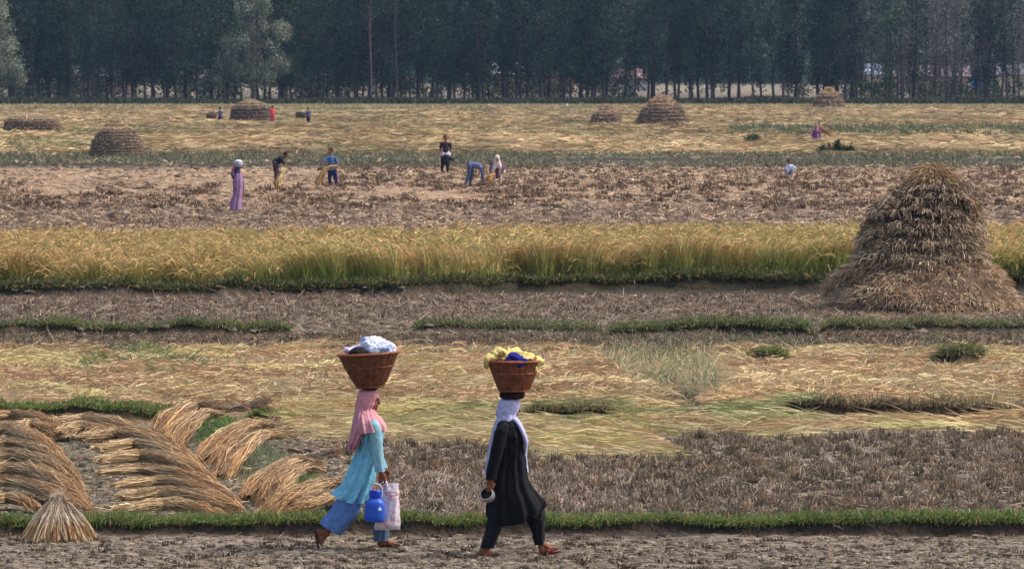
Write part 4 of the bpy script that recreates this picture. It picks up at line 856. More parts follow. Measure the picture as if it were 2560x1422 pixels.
def hand(bm, wrist, d, lat, nrm, s=1.0, curl=(.5, .9, .8), thumb=1):
    """palm + five bent fingers; d along the hand, lat across (to the index side), nrm palm normal"""
    d, lat, nrm = Vector(d).normalized(), Vector(lat).normalized(), Vector(nrm).normalized(); w = Vector(wrist)
    capsule(bm, w - d * .02 * s, w + d * .02 * s, .023 * s, .024 * s)
    for k in range(4):
        u = (k - 1.5) * .019 * s; capsule(bm, w + lat * u * .6 + d * .01 * s, w + lat * u + d * .078 * s, .0155 * s, .0125 * s)
        p = w + lat * u * 1.05 + d * .08 * s; ang = 0; L = [.036, .027, .021]; f = (.86, 1.0, .95, .78)[k]
        for j in range(3):
            ang += curl[j]; q = p + (d * math.cos(ang) + nrm * math.sin(ang)) * L[j] * f * s; capsule(bm, p, q, .0088 * s, .0078 * s, 10); p = q
    t0 = w + lat * .022 * s * thumb + d * .02 * s; t1 = t0 + (lat * thumb * .6 + d * .6 + nrm * .4).normalized() * .04 * s; t2 = t1 + (d * .7 + nrm * .7).normalized() * .032 * s
    capsule(bm, t0, t1, .013 * s, .010 * s, 10); capsule(bm, t1, t2, .010 * s, .008 * s, 10)
def head(bm, c, s=1.0, f=(1, 0, 0)):
    """c centre of the skull; f facing direction (horizontal)"""
    f = Vector(f).normalized(); c = Vector(c); z = Vector((0, 0, 1)); a = math.atan2(f.y, f.x); l = z.cross(f)
    R_ = (0, 0, a)
    ell(bm, c + z * .015 * s, (.094 * s, .074 * s, .100 * s), R_); ell(bm, c + f * .028 * s - z * .045 * s, (.062 * s, .056 * s, .070 * s), R_)
    ell(bm, c + f * .055 * s - z * .085 * s, (.026 * s, .024 * s, .020 * s), R_)
    capsule(bm, c + f * .088 * s + z * .012 * s, c + f * .106 * s - z * .028 * s, .009 * s, .014 * s, 10)
    capsule(bm, c + f * .084 * s - l * .012 * s - z * .058 * s, c + f * .084 * s + l * .012 * s - z * .058 * s, .010 * s, .010 * s, 10)
    capsule(bm, c + f * .078 * s - l * .03 * s + z * .028 * s, c + f * .078 * s + l * .03 * s + z * .028 * s, .011 * s, .011 * s, 10)
    for q in (-1, 1): ell(bm, c + l * q * .074 * s - z * .012 * s, (.020 * s, .010 * s, .030 * s), R_)
def foot(bm, ankle, heel, toe, r=.032, s=1.0):
    a, h, t = Vector(ankle), Vector(heel), Vector(toe); d = (t - h).normalized(); y = Vector((0, 1, 0))
    capsule(bm, a, h + d * .03, r * 1.05, .034 * s); capsule(bm, a + d * .02, h + (t - h) * .6, r, .028 * s)
    capsule(bm, h + d * .02, h + (t - h) * .7, .030 * s, .028 * s); capsule(bm, h + (t - h) * .55 - y * .018, h + (t - h) * .8 - y * .02, .024, .020); capsule(bm, h + (t - h) * .55 + y * .018, h + (t - h) * .78 + y * .02, .024, .018)
    for k in range(5):
        u = (k - 2) * .017; L = (1.0, 1.0, .97, .93, .88)[k]; capsule(bm, h + (t - h) * .78 + y * u, h + (t - h) * L + y * u * 1.1, .011, .010, 8)
def sole(A, heel, toe, col, w=.045, th=.018, drop=.030):
    h, t = np.array(heel, float), np.array(toe, float); d = (t - h) / np.linalg.norm(t - h); up = np.array([-d[2], 0, d[0]]); y = np.array([0, 1, 0.])
    h = h - d * .02; t = t + d * .018; rows = []
    for lay in (-drop, -drop - th):
        ring = []
        for k in range(20):
            a = k / 20 * 2 * math.pi; u = .5 + .5 * math.cos(a); wd = w * (.72 + .33 * u) * math.sin(a) * (1 - .1 * u); ring.append(h + (t - h) * u + y * wd + up * lay)
        rows.append(ring)
    r = np.array(rows); c0 = r[0].mean(0); c1 = r[1].mean(0)
    A.grid(np.array([c0 + (r[0] - c0) * .01, r[0], r[1], c1 + (r[1] - c1) * .01]), col)
def strap(A, heel, toe, u, col, r=.036, wd=.012):
    h, t = np.array(heel, float), np.array(toe, float); d = (t - h) / np.linalg.norm(t - h); up = np.array([-d[2], 0, d[0]]); y = np.array([0, 1, 0.]); G = []
    for off in (-wd, wd):
        G.append([h + (t - h) * u + d * off + y * (r + .012) * math.cos(a) + up * ((r) * math.sin(a) - .022) for a in np.linspace(0, math.pi, 12)])
    A.grid(np.array(G), col, closed=False)
def smooth_mesh(A, nm, o): return A.mesh(nm, o, smooth=True)

def basket(root_loc, W, Hh, wb, tilt, col, label):
    """open wicker basket; W, wb top and bottom radius"""
    r = empty('basket', root_loc, label, 'basket'); r.rotation_euler = (0, tilt, 0); A = Acc(); n = 96; th = np.linspace(0, 2 * np.pi, n, endpoint=False)
    rows = []; zs = np.linspace(0, 1, 30)
    def rad(t): return wb + (W - wb) * (t ** .80)
    for t in zs:
        st = .0035 * np.sign(np.sin(th * 24)) * np.abs(np.sin(th * 24)) ** .5 + .002 * math.sin(t * 90)
        rr = rad(t) + st; rows.append(np.stack([rr * np.cos(th), rr * np.sin(th), np.full(n, t * Hh)], -1))
    for t in zs[::-1]:
        rr = rad(t) - .014; rows.append(np.stack([rr * np.cos(th), rr * np.sin(th), np.full(n, max(t * Hh, .012))], -1))
    rows.append(rows[-1] * [.02, .02, 1]); rows.insert(0, rows[0] * [.02, .02, 1])
    rows = np.array(rows); cv = np.array(col)[None, None] * (.8 + .4 * vn(np.broadcast_to(th * 24 / math.pi, rows.shape[:2]), np.broadcast_to(np.arange(len(rows))[:, None] * .5, rows.shape[:2]), 7))[..., None]
    A.grid(rows, cv); link('body', A.mesh('body', smooth=False), M['wicker'], r)
    for t, rr, k in ((.985, .015, 1.7), (.60, .008, 1.5), (.04, .009, 1.2)):
        B = Acc(); P = []; nn = 64; a = np.linspace(0, 2 * np.pi, nn, endpoint=False); q = np.linspace(0, 2 * np.pi, 8, endpoint=False)
        G = [[((rad(t) + .003 + rr * math.cos(y)) * math.cos(x), (rad(t) + .003 + rr * math.cos(y)) * math.sin(x), t * Hh + rr * math.sin(y) + .002 * math.sin(x * 30)) for x in a] for y in np.append(q, 0)]
        B.grid(np.array(G), np.array(col) * k); link('rim' if t > .9 else 'hoop', B.mesh('rim' if t > .9 else 'hoop', smooth=True), M['wicker'], r)
    return r
M['wicker'] = tint_mat('varnished wicker', .6, 0, 22, .55, 1.4, .01, 110)
def blob(name, pts, voxel, col, origin, m, label, cat, lump=.012, parent=None, freq=12, smooth=3):
    """crumpled soft object from overlapping ellipsoids: pts = (centre, radii)"""
    bm = bmesh.new()
    for c, r in pts: ell(bm, c, r)
    me = remesh(bm, voxel, smooth, col, origin); 
    n = len(me.vertices); co = np.zeros(n * 3, np.float32); me.vertices.foreach_get('co', co); co = co.reshape(-1, 3).astype(float); no = np.zeros(n * 3, np.float32); me.vertices.foreach_get('normal', no); no = no.reshape(-1, 3)
    k = np.abs(fbm(co[:, 0] * freq + co[:, 2] * 3, co[:, 2] * freq + co[:, 1] * freq * .7, 17, 4) - .5) * 4
    co = co + no * ((k - .6) * lump)[:, None]; me.vertices.foreach_set('co', co.astype(np.float32).ravel()); me.update()
    o = link(name, me, m, parent, (0, 0, 0) if parent else tuple(origin)); return tag(o, label, cat) if not parent else o
def drape(name, outline_rows, col, m, label, cat, origin):
    """cloth sheet draped: rows of 3-D points, given a little thickness"""
    G = np.array(outline_rows, float); r, c, _ = G.shape
    G2 = catmull_grid(G, 24, 30); G2[..., 1] += (fbm(G2[..., 0] * 30, G2[..., 2] * 26, 19) - .5) * .03
    A = Acc(); B = G2[::-1].copy(); B[..., 1] += .006; A.grid(G2, col, closed=False); A.grid(B, col, closed=False)
    return tag(link(name, A.mesh(name, origin, smooth=True), m, None, tuple(origin)), label, cat)
def catmull_grid(G, r, c):
    G = np.stack([catmull(G[:, j], r) for j in range(G.shape[1])], 1); return np.stack([catmull(G[i], c) for i in range(r)], 0)

# ---- woman in pale blue
D1 = float(D_of(1370)); s1 = F / D1
def p1(x, y, dy=0.0): return at(x, y, D1, dy)
o1 = np.array([X_of(890, D1), D1, 0.]); w1 = empty('person', tuple(o1), 'woman in pale blue tunic, pink headscarf and loose blue trousers, walking right', 'person')
SK = lin(112, 64, 44)
bm = bmesh.new()
head(bm, p1(924, 1001), .98, (1, -.12, -.0))
capsule(bm, p1(920, 1015), p1(916, 1045), .048, .055)
capsule(bm, p1(922, 1062), p1(925, 1110), .11, .105); capsule(bm, p1(922, 1110), p1(904, 1180), .095, .105); capsule(bm, p1(902, 1185, -.06), p1(902, 1185, .06), .105, .105)
capsule(bm, p1(922, 1055, -.14), p1(922, 1055, .14), .055, .055)
# near (right) arm hanging forward, far arm
capsule(bm, p1(934, 1060, -.19), p1(943, 1118, -.22), .045, .036); capsule(bm, p1(943, 1118, -.22), p1(954, 1172, -.23), .036, .024)
hand(bm, p1(955, 1176, -.23), (.10, 0, -1), (1, -.15, 0), (-.1, 1, 0), .98, (.35, 1.0, 1.0), 1)
capsule(bm, p1(925, 1060, .19), p1(935, 1120, .22), .045, .036); capsule(bm, p1(935, 1120, .22), p1(960, 1172, .2), .036, .024); hand(bm, p1(961, 1175, .2), (.2, 0, -1), (1, -.2, .2), (0, -1, 0), .95)
# legs: rear one pushing off, front one planted
capsule(bm, p1(900, 1200, -.08), p1(876, 1274, -.09), .072, .052); capsule(bm, p1(878, 1272, -.09), p1(818, 1326, -.09), .056, .034)
foot(bm, p1(815, 1328, -.09), p1(797, 1322, -.09), p1(806, 1362, -.09))
capsule(bm, p1(912, 1200, .08), p1(946, 1268, .09), .072, .052); capsule(bm, p1(948, 1268, .09), p1(952, 1345, .09), .054, .034)
foot(bm, p1(953, 1348, .09), p1(944, 1359, .09), p1(998, 1361, .09))
link('body', remesh(bm, .0055, 1, (1, 1, 1), o1), M['skin'], w1)
TEAL = lin(120, 184, 206); PINK = lin(196, 138, 146); DEN = lin(92, 124, 178)
def R3(P, x1, y1, x2, y2, hd, dy=0): return (P(x1, y1, dy), P(x2, y2, dy), hd)
A = loft([R3(p1, 932, 1040, 904, 1042, .10), R3(p1, 948, 1050, 898, 1054, .18), R3(p1, 958, 1068, 897, 1072, .20), R3(p1, 959, 1085, 900, 1092, .19), R3(p1, 949, 1115, 892, 1122, .175), R3(p1, 944, 1150, 876, 1162, .19),
          R3(p1, 936, 1190, 856, 1205, .215), R3(p1, 924, 1222, 842, 1220, .225), R3(p1, 913, 1248, 829, 1228, .23)], folds=.034, fk=9, sag=.055, col=TEAL, origin=o1, seed=3, wrink=.026, n=96, f_lo=.12)
link('tunic', A.mesh('tunic', smooth=True), M['cloth'], w1).location = (0, 0, 0)
def shift(me, o): me.transform(Matrix.Translation(-Vector(o))); return me
shift(w1.children[-1].data, o1)
def sleeve(P, pts, dy, root, o, col, nm='sleeve'):
    A = loft([(P(x + hw, y, dy), P(x - hw, y + 1, dy), hw / s1 * .98) for x, y, hw in pts], folds=.006, fk=5, col=col, wrink=.008, seed=5, n=32, m=40)
    link(nm, shift(A.mesh(nm, smooth=True), o), M['cloth'], root)
sleeve(p1, [(930, 1046, 9), (936, 1060, 15), (941, 1090, 16), (944, 1120, 15), (948, 1150, 13.5), (951, 1174, 12.5)], -.215, w1, o1, lin(132, 176, 190))  # near sleeve: same cloth as the tunic, painted paler as if lit
sleeve(p1, [(922, 1046, 9), (928, 1060, 15), (936, 1120, 14), (946, 1150, 13), (956, 1172, 12)], .215, w1, o1, TEAL)
# loose trousers
def leg(P, rows, dy, col, root, o, hd=.09, nm='trouser_leg', folds=.010):
    A = loft([(P(a, b, dy), P(c, d, dy), hd * k) for a, b, c, d, k in rows], folds=folds, fk=6, col=col, wrink=.014, seed=9, f_lo=.4, n=48)
    link(nm, shift(A.mesh(nm, smooth=True), o), M['cloth'], root)
leg(p1, [(914, 1205, 874, 1195, .9), (908, 1246, 858, 1222, 1.0), (894, 1284, 840, 1252, 1.05), (872, 1312, 820, 1280, 1.0), (850, 1336, 800, 1306, .95)], -.09, DEN, w1, o1)
leg(p1, [(918, 1205, 880, 1210, .8), (928, 1232, 896, 1236, .9), (962, 1262, 918, 1264, 1.0), (974, 1300, 930, 1302, .9), (970, 1352, 936, 1354, .75)], .09, lin(78, 100, 130), w1, o1)
# headscarf: hood, front drape and long tail
A = loft([R3(p1, 931, 973, 906, 973, .05), R3(p1, 943, 979, 896, 980, .088), R3(p1, 947, 992, 891, 995, .096), R3(p1, 944, 1008, 889, 1012, .092), R3(p1, 938, 1022, 888, 1026, .088), R3(p1, 943, 1034, 885, 1036, .16),
          R3(p1, 954, 1046, 884, 1050, .245), R3(p1, 962, 1058, 885, 1066, .285), R3(p1, 967, 1072, 890, 1082, .29)], folds=.018, fk=13, col=PINK, wrink=.012, seed=12, n=90, m=70)
link('headscarf', shift(A.mesh('headscarf', smooth=True), o1), M['cloth'], w1)
A = loft([R3(p1, 920, 1026, 888, 1026, .11, -.02), R3(p1, 925, 1048, 882, 1052, .16, -.03), R3(p1, 918, 1074, 877, 1078, .17, -.06), R3(p1, 903, 1100, 873, 1102, .14, -.10), R3(p1, 889, 1122, 870, 1120, .10, -.12)], folds=.016, fk=9, col=lin(184, 128, 138), wrink=.008, seed=14, n=90, m=60, f_lo=.35)
link('scarf_tail', shift(A.mesh('scarf_tail', smooth=True), o1), M['cloth'], w1)
for q in (-1, 1):
    bm = bmesh.new(); e = Vector(p1(944, 998, -.018)); ell(bm, Vector(p1(946.5, 998)) + Vector((0, q * .03, 0)), (.011, .013, .010)); link('eye', remesh(bm, .003, 0, (.02, .015, .01), o1), M['cloth'], w1)
A = Acc(); sole(A, p1(797, 1322, -.09), p1(806, 1362, -.09), lin(60, 44, 36)); strap(A, p1(797, 1322, -.09), p1(806, 1362, -.09), .7, lin(70, 50, 40)); link('sandal', shift(A.mesh('sandal', smooth=False), o1), M['cloth'], w1)
A = Acc(); sole(A, p1(944, 1359, .09), p1(998, 1361, .09), lin(60, 44, 36)); strap(A, p1(944, 1359, .09), p1(998, 1361, .09), .72, lin(120, 60, 52)); link('sandal', shift(A.mesh('sandal'), o1), M['cloth'], w1)
# head ring, basket and load
def ringpad(P, x, y, rx, rh, col, label, D):
    o = P(x, y); A = Acc(); a = np.linspace(0, 2 * np.pi, 40, endpoint=False); q = np.linspace(0, 2 * np.pi, 13)
    G = [[((rx * .58 + rx * .42 * math.cos(y_)) * math.cos(x_) * (1 + .02 * math.sin(x_ * 7)), (rx * .58 + rx * .42 * math.cos(y_)) * math.sin(x_), rh * math.sin(y_)) for x_ in a] for y_ in q]
    A.grid(np.array(G), col); tag(link('head_pad', A.mesh('head_pad', smooth=True), M['cloth'], None, tuple(o)), label, 'head pad')
ringpad(p1, 925, 972, .078, .014, lin(52, 40, 56), 'thin dark cloth pad between the pink scarf and the basket', D1)
WK = lin(104, 62, 40)
b1 = basket(tuple(p1(926, 970)), 76 / s1, 88 / s1, 29 / s1, R(-3.5), WK, 'brown wicker basket carried on the head of the woman in pink scarf')
blob('plastic_bag', [(p1(930, 858), (.11, .12, .08)), (p1(952, 868), (.15, .14, .085)), (p1(918, 862), (.075, .1, .07)), (p1(970, 880), (.09, .11, .05)), (p1(938, 876), (.17, .14, .055))], .008, lin(216, 220, 236), p1(940, 890), None, 'crumpled white plastic bag with blue marks heaped in the front basket', 'bag', .022)
blob('folded_cloth', [(p1(874, 876, .04), (.07, .1, .035)), (p1(892, 874, .08), (.09, .1, .04)), (p1(912, 878, .05), (.10, .1, .05))], .008, lin(208, 196, 224), p1(885, 885), M['cloth'], 'pale lilac cloth at the left rim of the first basket', 'cloth', .014)
blob('bowl', [(p1(897, 886, -.10), (.105, .10, .085))], .008, lin(30, 20, 20), p1(897, 886), M['cloth'], 'dark rounded bowl upturned in the left of the first basket', 'bowl', .0)
# blue water jug
M['plastic'] = tint_mat('glossy plastic', .35, 0, 8, .93, 1.05)
j0 = p1(938, 1297, -.30); jr = empty('water_jug', tuple(j0), 'bright blue plastic jug hanging from the hand of the woman in pale blue', 'jug'); jr.rotation_euler = (0, R(2), 0)
A = Acc(); th = np.linspace(0, 2 * np.pi, 40, endpoint=False); prof = [(.01, 0), (.095, 0), (.106, .012), (.108, .05), (.106, .1), (.104, .15), (.100, .185), (.088, .212), (.066, .226), (.058, .235)]
A.grid(np.array([[(r * np.sign(np.cos(t)) * abs(np.cos(t)) ** .8, r * np.sign(np.sin(t)) * abs(np.sin(t)) ** .8, z) for t in th] for r, z in prof]), lin(44, 84, 184)); link('body', A.mesh('body', smooth=True), M['plastic'], jr)
A = Acc(); prof = [(.058, .232), (.058, .245), (.064, .248), (.064, .31), (.058, .318), (.01, .32)]; A.grid(np.array([[(r * np.cos(t), r * np.sin(t), z) for t in th] for r, z in prof]), lin(30, 66, 176)); link('cap', A.mesh('cap', smooth=False), M['plastic'], jr)
A = Acc(); tube(A, [(-.062, 0, .25), (-.05, 0, .34), (-.01, 0, .385), (.04, 0, .375), (.068, 0, .33), (.064, 0, .25)], [.007] * 6, lin(200, 206, 220), 8); link('handle', A.mesh('handle', smooth=True), M['plastic'], jr)
A = Acc(); Q = [(-.028, 0), (-.02, -.013), (0, -.018), (.02, -.013), (.028, 0), (.012, .012), (.004, .034), (-.004, .034), (-.012, .012)]
def patch(A, cx, cz, pts, rr, col):               # small printed mark wrapped on the side facing out
    G = []; 
    for k in (1.0, .02): G.append([((cx + a * k), -math.sqrt(max(rr * rr - (cx + a * k) ** 2, 0)) - .0025, cz + b * k) for a, b in pts])
    A.grid(np.array(G), col)
patch(A, .052, .135, [(a * .75, b * .75) for a, b in Q], .112, lin(220, 232, 250)); link('logo', A.mesh('logo'), M['plastic'], jr)
# white carrier bag with pink print
def carrier():
    o = p1(975, 1205, -.16); A = Acc(); rows = []
    R_ = [(958, 998, 1204, .02), (962, 997, 1216, .035), (956, 997, 1235, .05), (950, 998, 1260, .06), (942, 999, 1290, .065), (936, 1001, 1310, .06), (937, 1001, 1320, .02)]
    A = loft([(p1(b, y, -.14), p1(a, y + 1, -.14), h) for a, b, y, h in R_], col=lin(216, 206, 214), folds=.007, fk=5, wrink=.016, seed=22, f_lo=1, n=60, cap=False)
    r = empty('carrier_bag', tuple(o), 'thin white carrier bag with faded red print beside the blue jug', 'bag'); link('body', shift(A.mesh('body', smooth=True), o), M['bagfilm'], r)
    A = Acc(); sheaf_acc([p1(966, 1206, -.18), p1(960, 1198, -.2), p1(956, 1190, -.22)], [.02, .014, .012], 30, [lin(214, 206, 214)], A=A, W=.012, core=.8); link('handle', shift(A.mesh('handle'), o), M['cloth'], r)
    for k in range(3):                            # curved red lettering band, faded
        A = Acc(); 
        for j in range(7):
            t = (j - 3) / 3; cx_, cz_ = 980 + t * 13, 1226 + k * 9 + t * t * 2.2 * (1 if k == 0 else -1); hgt = 2.6
            q = [p1(cx_ - 1.4, cz_ - hgt, -.205 + .014 * t * t), p1(cx_ + 1.1, cz_ - hgt * .7, -.205 + .014 * t * t), p1(cx_ + 1.3, cz_ + hgt, -.207 + .014 * t * t), p1(cx_ - 1.0, cz_ + hgt * .8, -.207 + .014 * t * t)]
            A.add(np.array(q), [[0, 1, 2, 3]], lin(196, 84, 100) if k < 2 else lin(206, 140, 150))
        link('print', shift(A.mesh('print'), o), M['cloth'], r)
m_, n_, p_ = mat('thin printed plastic'); at_ = n_.nodes.new('ShaderNodeAttribute'); at_.attribute_name = 'tint'; nz = nnoise(n_, 16, 3); mx_ = n_.nodes.new('ShaderNodeMix'); mx_.data_type = 'RGBA'
mr_ = n_.nodes.new('ShaderNodeMapRange'); mr_.inputs[1].default_value = .52; mr_.inputs[2].default_value = .60; n_.links.new(nz.outputs[0], mr_.inputs[0]); n_.links.new(mr_.outputs[0], mx_.inputs[0]); n_.links.new(at_.outputs['Color'], mx_.inputs[6]); mx_.inputs[7].default_value = (*lin(202, 162, 174), 1)
n_.links.new(mx_.outputs[2], p_.inputs['Base Color']); p_.inputs['Roughness'].default_value = .4; M['bagfilm'] = m_
carrier()
m_, n_, p_ = mat('white plastic bag'); at_ = n_.nodes.new('ShaderNodeAttribute'); at_.attribute_name = 'tint'; nz = nnoise(n_, 7, 2); mx_ = n_.nodes.new('ShaderNodeMix'); mx_.data_type = 'RGBA'
mr_ = n_.nodes.new('ShaderNodeMapRange'); mr_.inputs[1].default_value = .56; mr_.inputs[2].default_value = .62; n_.links.new(nz.outputs[0], mr_.inputs[0]); n_.links.new(mr_.outputs[0], mx_.inputs[0]); n_.links.new(at_.outputs['Color'], mx_.inputs[6]); mx_.inputs[7].default_value = (*lin(140, 160, 210), 1)
n_.links.new(mx_.outputs[2], p_.inputs['Base Color']); p_.inputs['Roughness'].default_value = .4
for o in bpy.data.objects:
    if o.name.startswith('plastic_bag'): o.data.materials.clear(); o.data.materials.append(m_)

# ---- woman in black
D2 = float(D_of(1388)); s2 = F / D2
def p2(x, y, dy=0.0): return at(x, y, D2, dy)
o2 = np.array([X_of(1285, D2), D2, 0.]); w2 = empty('person', tuple(o2), 'woman in long black dress and whitish headscarf, striding right', 'person')
bm = bmesh.new(); head(bm, p2(1274, 1021), .98, (1, .1, 0))
capsule(bm, p2(1270, 1035), p2(1266, 1060), .048, .055)
capsule(bm, p2(1272, 1088), p2(1273, 1130), .105, .10); capsule(bm, p2(1272, 1130), p2(1272, 1200), .095, .10); capsule(bm, p2(1272, 1205, -.05), p2(1272, 1205, .05), .10, .10); capsule(bm, p2(1266, 1075, -.14), p2(1266, 1075, .14), .055, .055)
capsule(bm, p2(1255, 1080, -.19), p2(1238, 1140, -.22), .046, .037); capsule(bm, p2(1238, 1140, -.22), p2(1226, 1192, -.21), .036, .024)
hand(bm, p2(1226, 1195, -.21), (-.05, 0, -1), (1, -.2, 0), (-.2, 1, 0), 1.0, (.3, .9, .9), 1)
capsule(bm, p2(1272, 1080, .19), p2(1290, 1140, .22), .046, .037); capsule(bm, p2(1290, 1140, .22), p2(1305, 1185, .2), .036, .024); hand(bm, p2(1306, 1188, .2), (.3, 0, -1), (1, .2, 0), (0, -1, 0), .98)
capsule(bm, p2(1260, 1220, -.08), p2(1240, 1290, -.09), .075, .052); capsule(bm, p2(1240, 1290, -.09), p2(1214, 1362, -.09), .054, .034)
foot(bm, p2(1212, 1368, -.09), p2(1194, 1381, -.09), p2(1238, 1383, -.09))
capsule(bm, p2(1285, 1220, .08), p2(1332, 1284, .09), .075, .054); capsule(bm, p2(1334, 1284, .09), p2(1350, 1356, .09), .056, .036)
foot(bm, p2(1352, 1362, .09), p2(1349, 1379, .09), p2(1397, 1371, .09))
link('body', remesh(bm, .0055, 1, (1, 1, 1), o2), M['skin'], w2)
BLK = lin(13, 13, 20)
A = loft([R3(p2, 1287, 1049, 1250, 1048, .12), R3(p2, 1298, 1060, 1243, 1058, .20), R3(p2, 1303, 1070, 1241, 1070, .215), R3(p2, 1309, 1088, 1240, 1090, .205), R3(p2, 1314, 1108, 1238, 1115, .20), R3(p2, 1311, 1130, 1238, 1140, .18), R3(p2, 1314, 1165, 1234, 1175, .18), R3(p2, 1324, 1205, 1224, 1215, .20),
          R3(p2, 1346, 1236, 1216, 1252, .21), R3(p2, 1359, 1256, 1217, 1280, .21), R3(p2, 1352, 1272, 1230, 1298, .19)], folds=.034, fk=9, sag=.09, col=BLK, wrink=.024, seed=31, n=110, m=80, f_lo=.06)
link('dress', shift(A.mesh('dress', smooth=True), o2), M['cloth'], w2)
s1_ = s1
sleeve(p2, [(1262, 1056, 10), (1254, 1072, 17), (1247, 1100, 17), (1239, 1140, 16), (1231, 1170, 14.5), (1227, 1194, 13)], -.215, w2, o2, BLK * 1.15)
sleeve(p2, [(1270, 1056, 10), (1276, 1072, 16), (1290, 1140, 15), (1304, 1184, 12.5)], .215, w2, o2, BLK)
leg(p2, [(1272, 1225, 1222, 1225, 1.1), (1262, 1290, 1220, 1285, .9), (1250, 1325, 1214, 1322, .66), (1232, 1368, 1202, 1366, .55)], -.09, lin(24, 24, 32), w2, o2, nm='legging')
leg(p2, [(1310, 1220, 1262, 1230, 1.1), (1358, 1270, 1308, 1290, .95), (1362, 1305, 1322, 1310, .8), (1361, 1335, 1332, 1338, .6), (1362, 1362, 1338, 1363, .55)], .09, lin(24, 24, 32), w2, o2, nm='legging')
WH = lin(172, 170, 204)
A = loft([R3(p2, 1290, 996, 1256, 996, .06), R3(p2, 1299, 1001, 1247, 1003, .086), R3(p2, 1300, 1014, 1242, 1018, .094), R3(p2, 1297, 1028, 1241, 1034, .092), R3(p2, 1292, 1040, 1243, 1046, .098), R3(p2, 1299, 1050, 1243, 1052, .12), R3(p2, 1304, 1060, 1246, 1056, .13)], folds=.012, fk=9, col=WH, wrink=.016, seed=33, n=90, m=66)
# the hood must end above the shoulder on the near side: shape its lower edge
link('headscarf', shift(A.mesh('headscarf', smooth=True), o2), M['scarf'] if 'scarf' in M else M['cloth'], w2)
A = loft([R3(p2, 1256, 1044, 1242, 1044, .10, .05), R3(p2, 1248, 1070, 1232, 1070, .13, .05), R3(p2, 1240, 1105, 1224, 1106, .12, .05), R3(p2, 1234, 1145, 1218, 1146, .10, .05), R3(p2, 1230, 1192, 1212, 1188, .07, .05)], folds=.012, fk=6, col=WH, wrink=.01, seed=35, n=60, f_lo=.4)
link('scarf_tail', shift(A.mesh('scarf_tail', smooth=True), o2), M['cloth'], w2)
A = loft([R3(p2, 1300, 1050, 1280, 1044, .05, -.10), R3(p2, 1312, 1074, 1295, 1068, .07, -.11), R3(p2, 1321, 1102, 1307, 1100, .10, -.07), R3(p2, 1317, 1140, 1306, 1140, .07, .05), R3(p2, 1322, 1180, 1312, 1180, .06, .05)], folds=.005, fk=5, col=WH, wrink=.006, seed=36, n=40)
link('scarf_front', shift(A.mesh('scarf_front', smooth=True), o2), M['cloth'], w2)
for h_, t_, dy in (((1194, 1381), (1238, 1383), -.09), ((1349, 1379), (1397, 1371), .09)):
    A = Acc(); sole(A, p2(*h_, dy), p2(*t_, dy), lin(74, 42, 40)); strap(A, p2(*h_, dy), p2(*t_, dy), .7, lin(170, 60, 60)); strap(A, p2(*h_, dy), p2(*t_, dy), .5, lin(170, 60, 60), .042); link('sandal', shift(A.mesh('sandal'), o2), M['cloth'], w2)
def fat_pad():
    o = p2(1280, 996); A = Acc(); th = np.linspace(0, 2 * np.pi, 48, endpoint=False); prof = [(.02, -.002), (.10, -.002), (.122, .012), (.128, .035), (.124, .058), (.110, .073), (.02, .074)]
    A.grid(np.array([[(r * np.cos(t) * (1 + .02 * np.sin(t * 9)), r * np.sin(t) * (1 + .02 * np.sin(t * 9)), z) for t in th] for r, z in prof]), lin(26, 16, 22)); tag(link('head_pad', A.mesh('head_pad', smooth=True), M['cloth'], None, tuple(o)), 'thick black cloth ring between the whitish scarf and the basket', 'head pad')
fat_pad()
b2 = basket(tuple(p2(1285, 979)), 66 / s2, 78 / s2, 35 / s2, R(0.01), lin(112, 64, 40), 'reddish wicker basket on the head of the woman in black')
YEL = lin(206, 186, 116)
blob('patterned_cloth', [(p2(1250, 884), (.10, .14, .055)), (p2(1228, 894, -.06), (.075, .10, .055)), (p2(1215, 905, -.04), (.032, .07, .06)), (p2(1275, 882, .04), (.12, .13, .05)), (p2(1305, 890, .06), (.12, .12, .045)), (p2(1340, 900), (.08, .11, .035)), (p2(1348, 906, -.05), (.045, .06, .045)), (p2(1337, 918, -.08), (.035, .05, .07)), (p2(1285, 895), (.21, .2, .04))], .008, YEL, p2(1280, 905), None, 'pale yellow printed cloth spilling over both sides of the second basket', 'cloth', .026)
blob('cloth_bundle', [(p2(1287, 893, -.16), (.09, .08, .05)), (p2(1305, 900, -.2), (.075, .06, .045)), (p2(1278, 903, -.2), (.06, .05, .04)), (p2(1298, 908, -.22), (.05, .035, .035))], .007, lin(34, 34, 120), p2(1290, 905), M['cloth'], 'dark blue cloth hanging over the front of the second basket', 'cloth', .02)
m_, n_, p_ = mat('printed yellow cloth'); at_ = n_.nodes.new('ShaderNodeAttribute'); at_.attribute_name = 'tint'; nz = nnoise(n_, 13, 2); mx_ = n_.nodes.new('ShaderNodeMix'); mx_.data_type = 'RGBA'
mr_ = n_.nodes.new('ShaderNodeMapRange'); mr_.inputs[1].default_value = .56; mr_.inputs[2].default_value = .60; n_.links.new(nz.outputs[0], mr_.inputs[0]); n_.links.new(mr_.outputs[0], mx_.inputs[0]); n_.links.new(at_.outputs['Color'], mx_.inputs[6]); mx_.inputs[7].default_value = (*lin(146, 112, 60), 1)
n_.links.new(mx_.outputs[2], p_.inputs['Base Color']); p_.inputs['Roughness'].default_value = .8
for o in bpy.data.objects:
    if o.name.startswith('patterned_cloth'): o.data.materials.clear(); o.data.materials.append(m_)
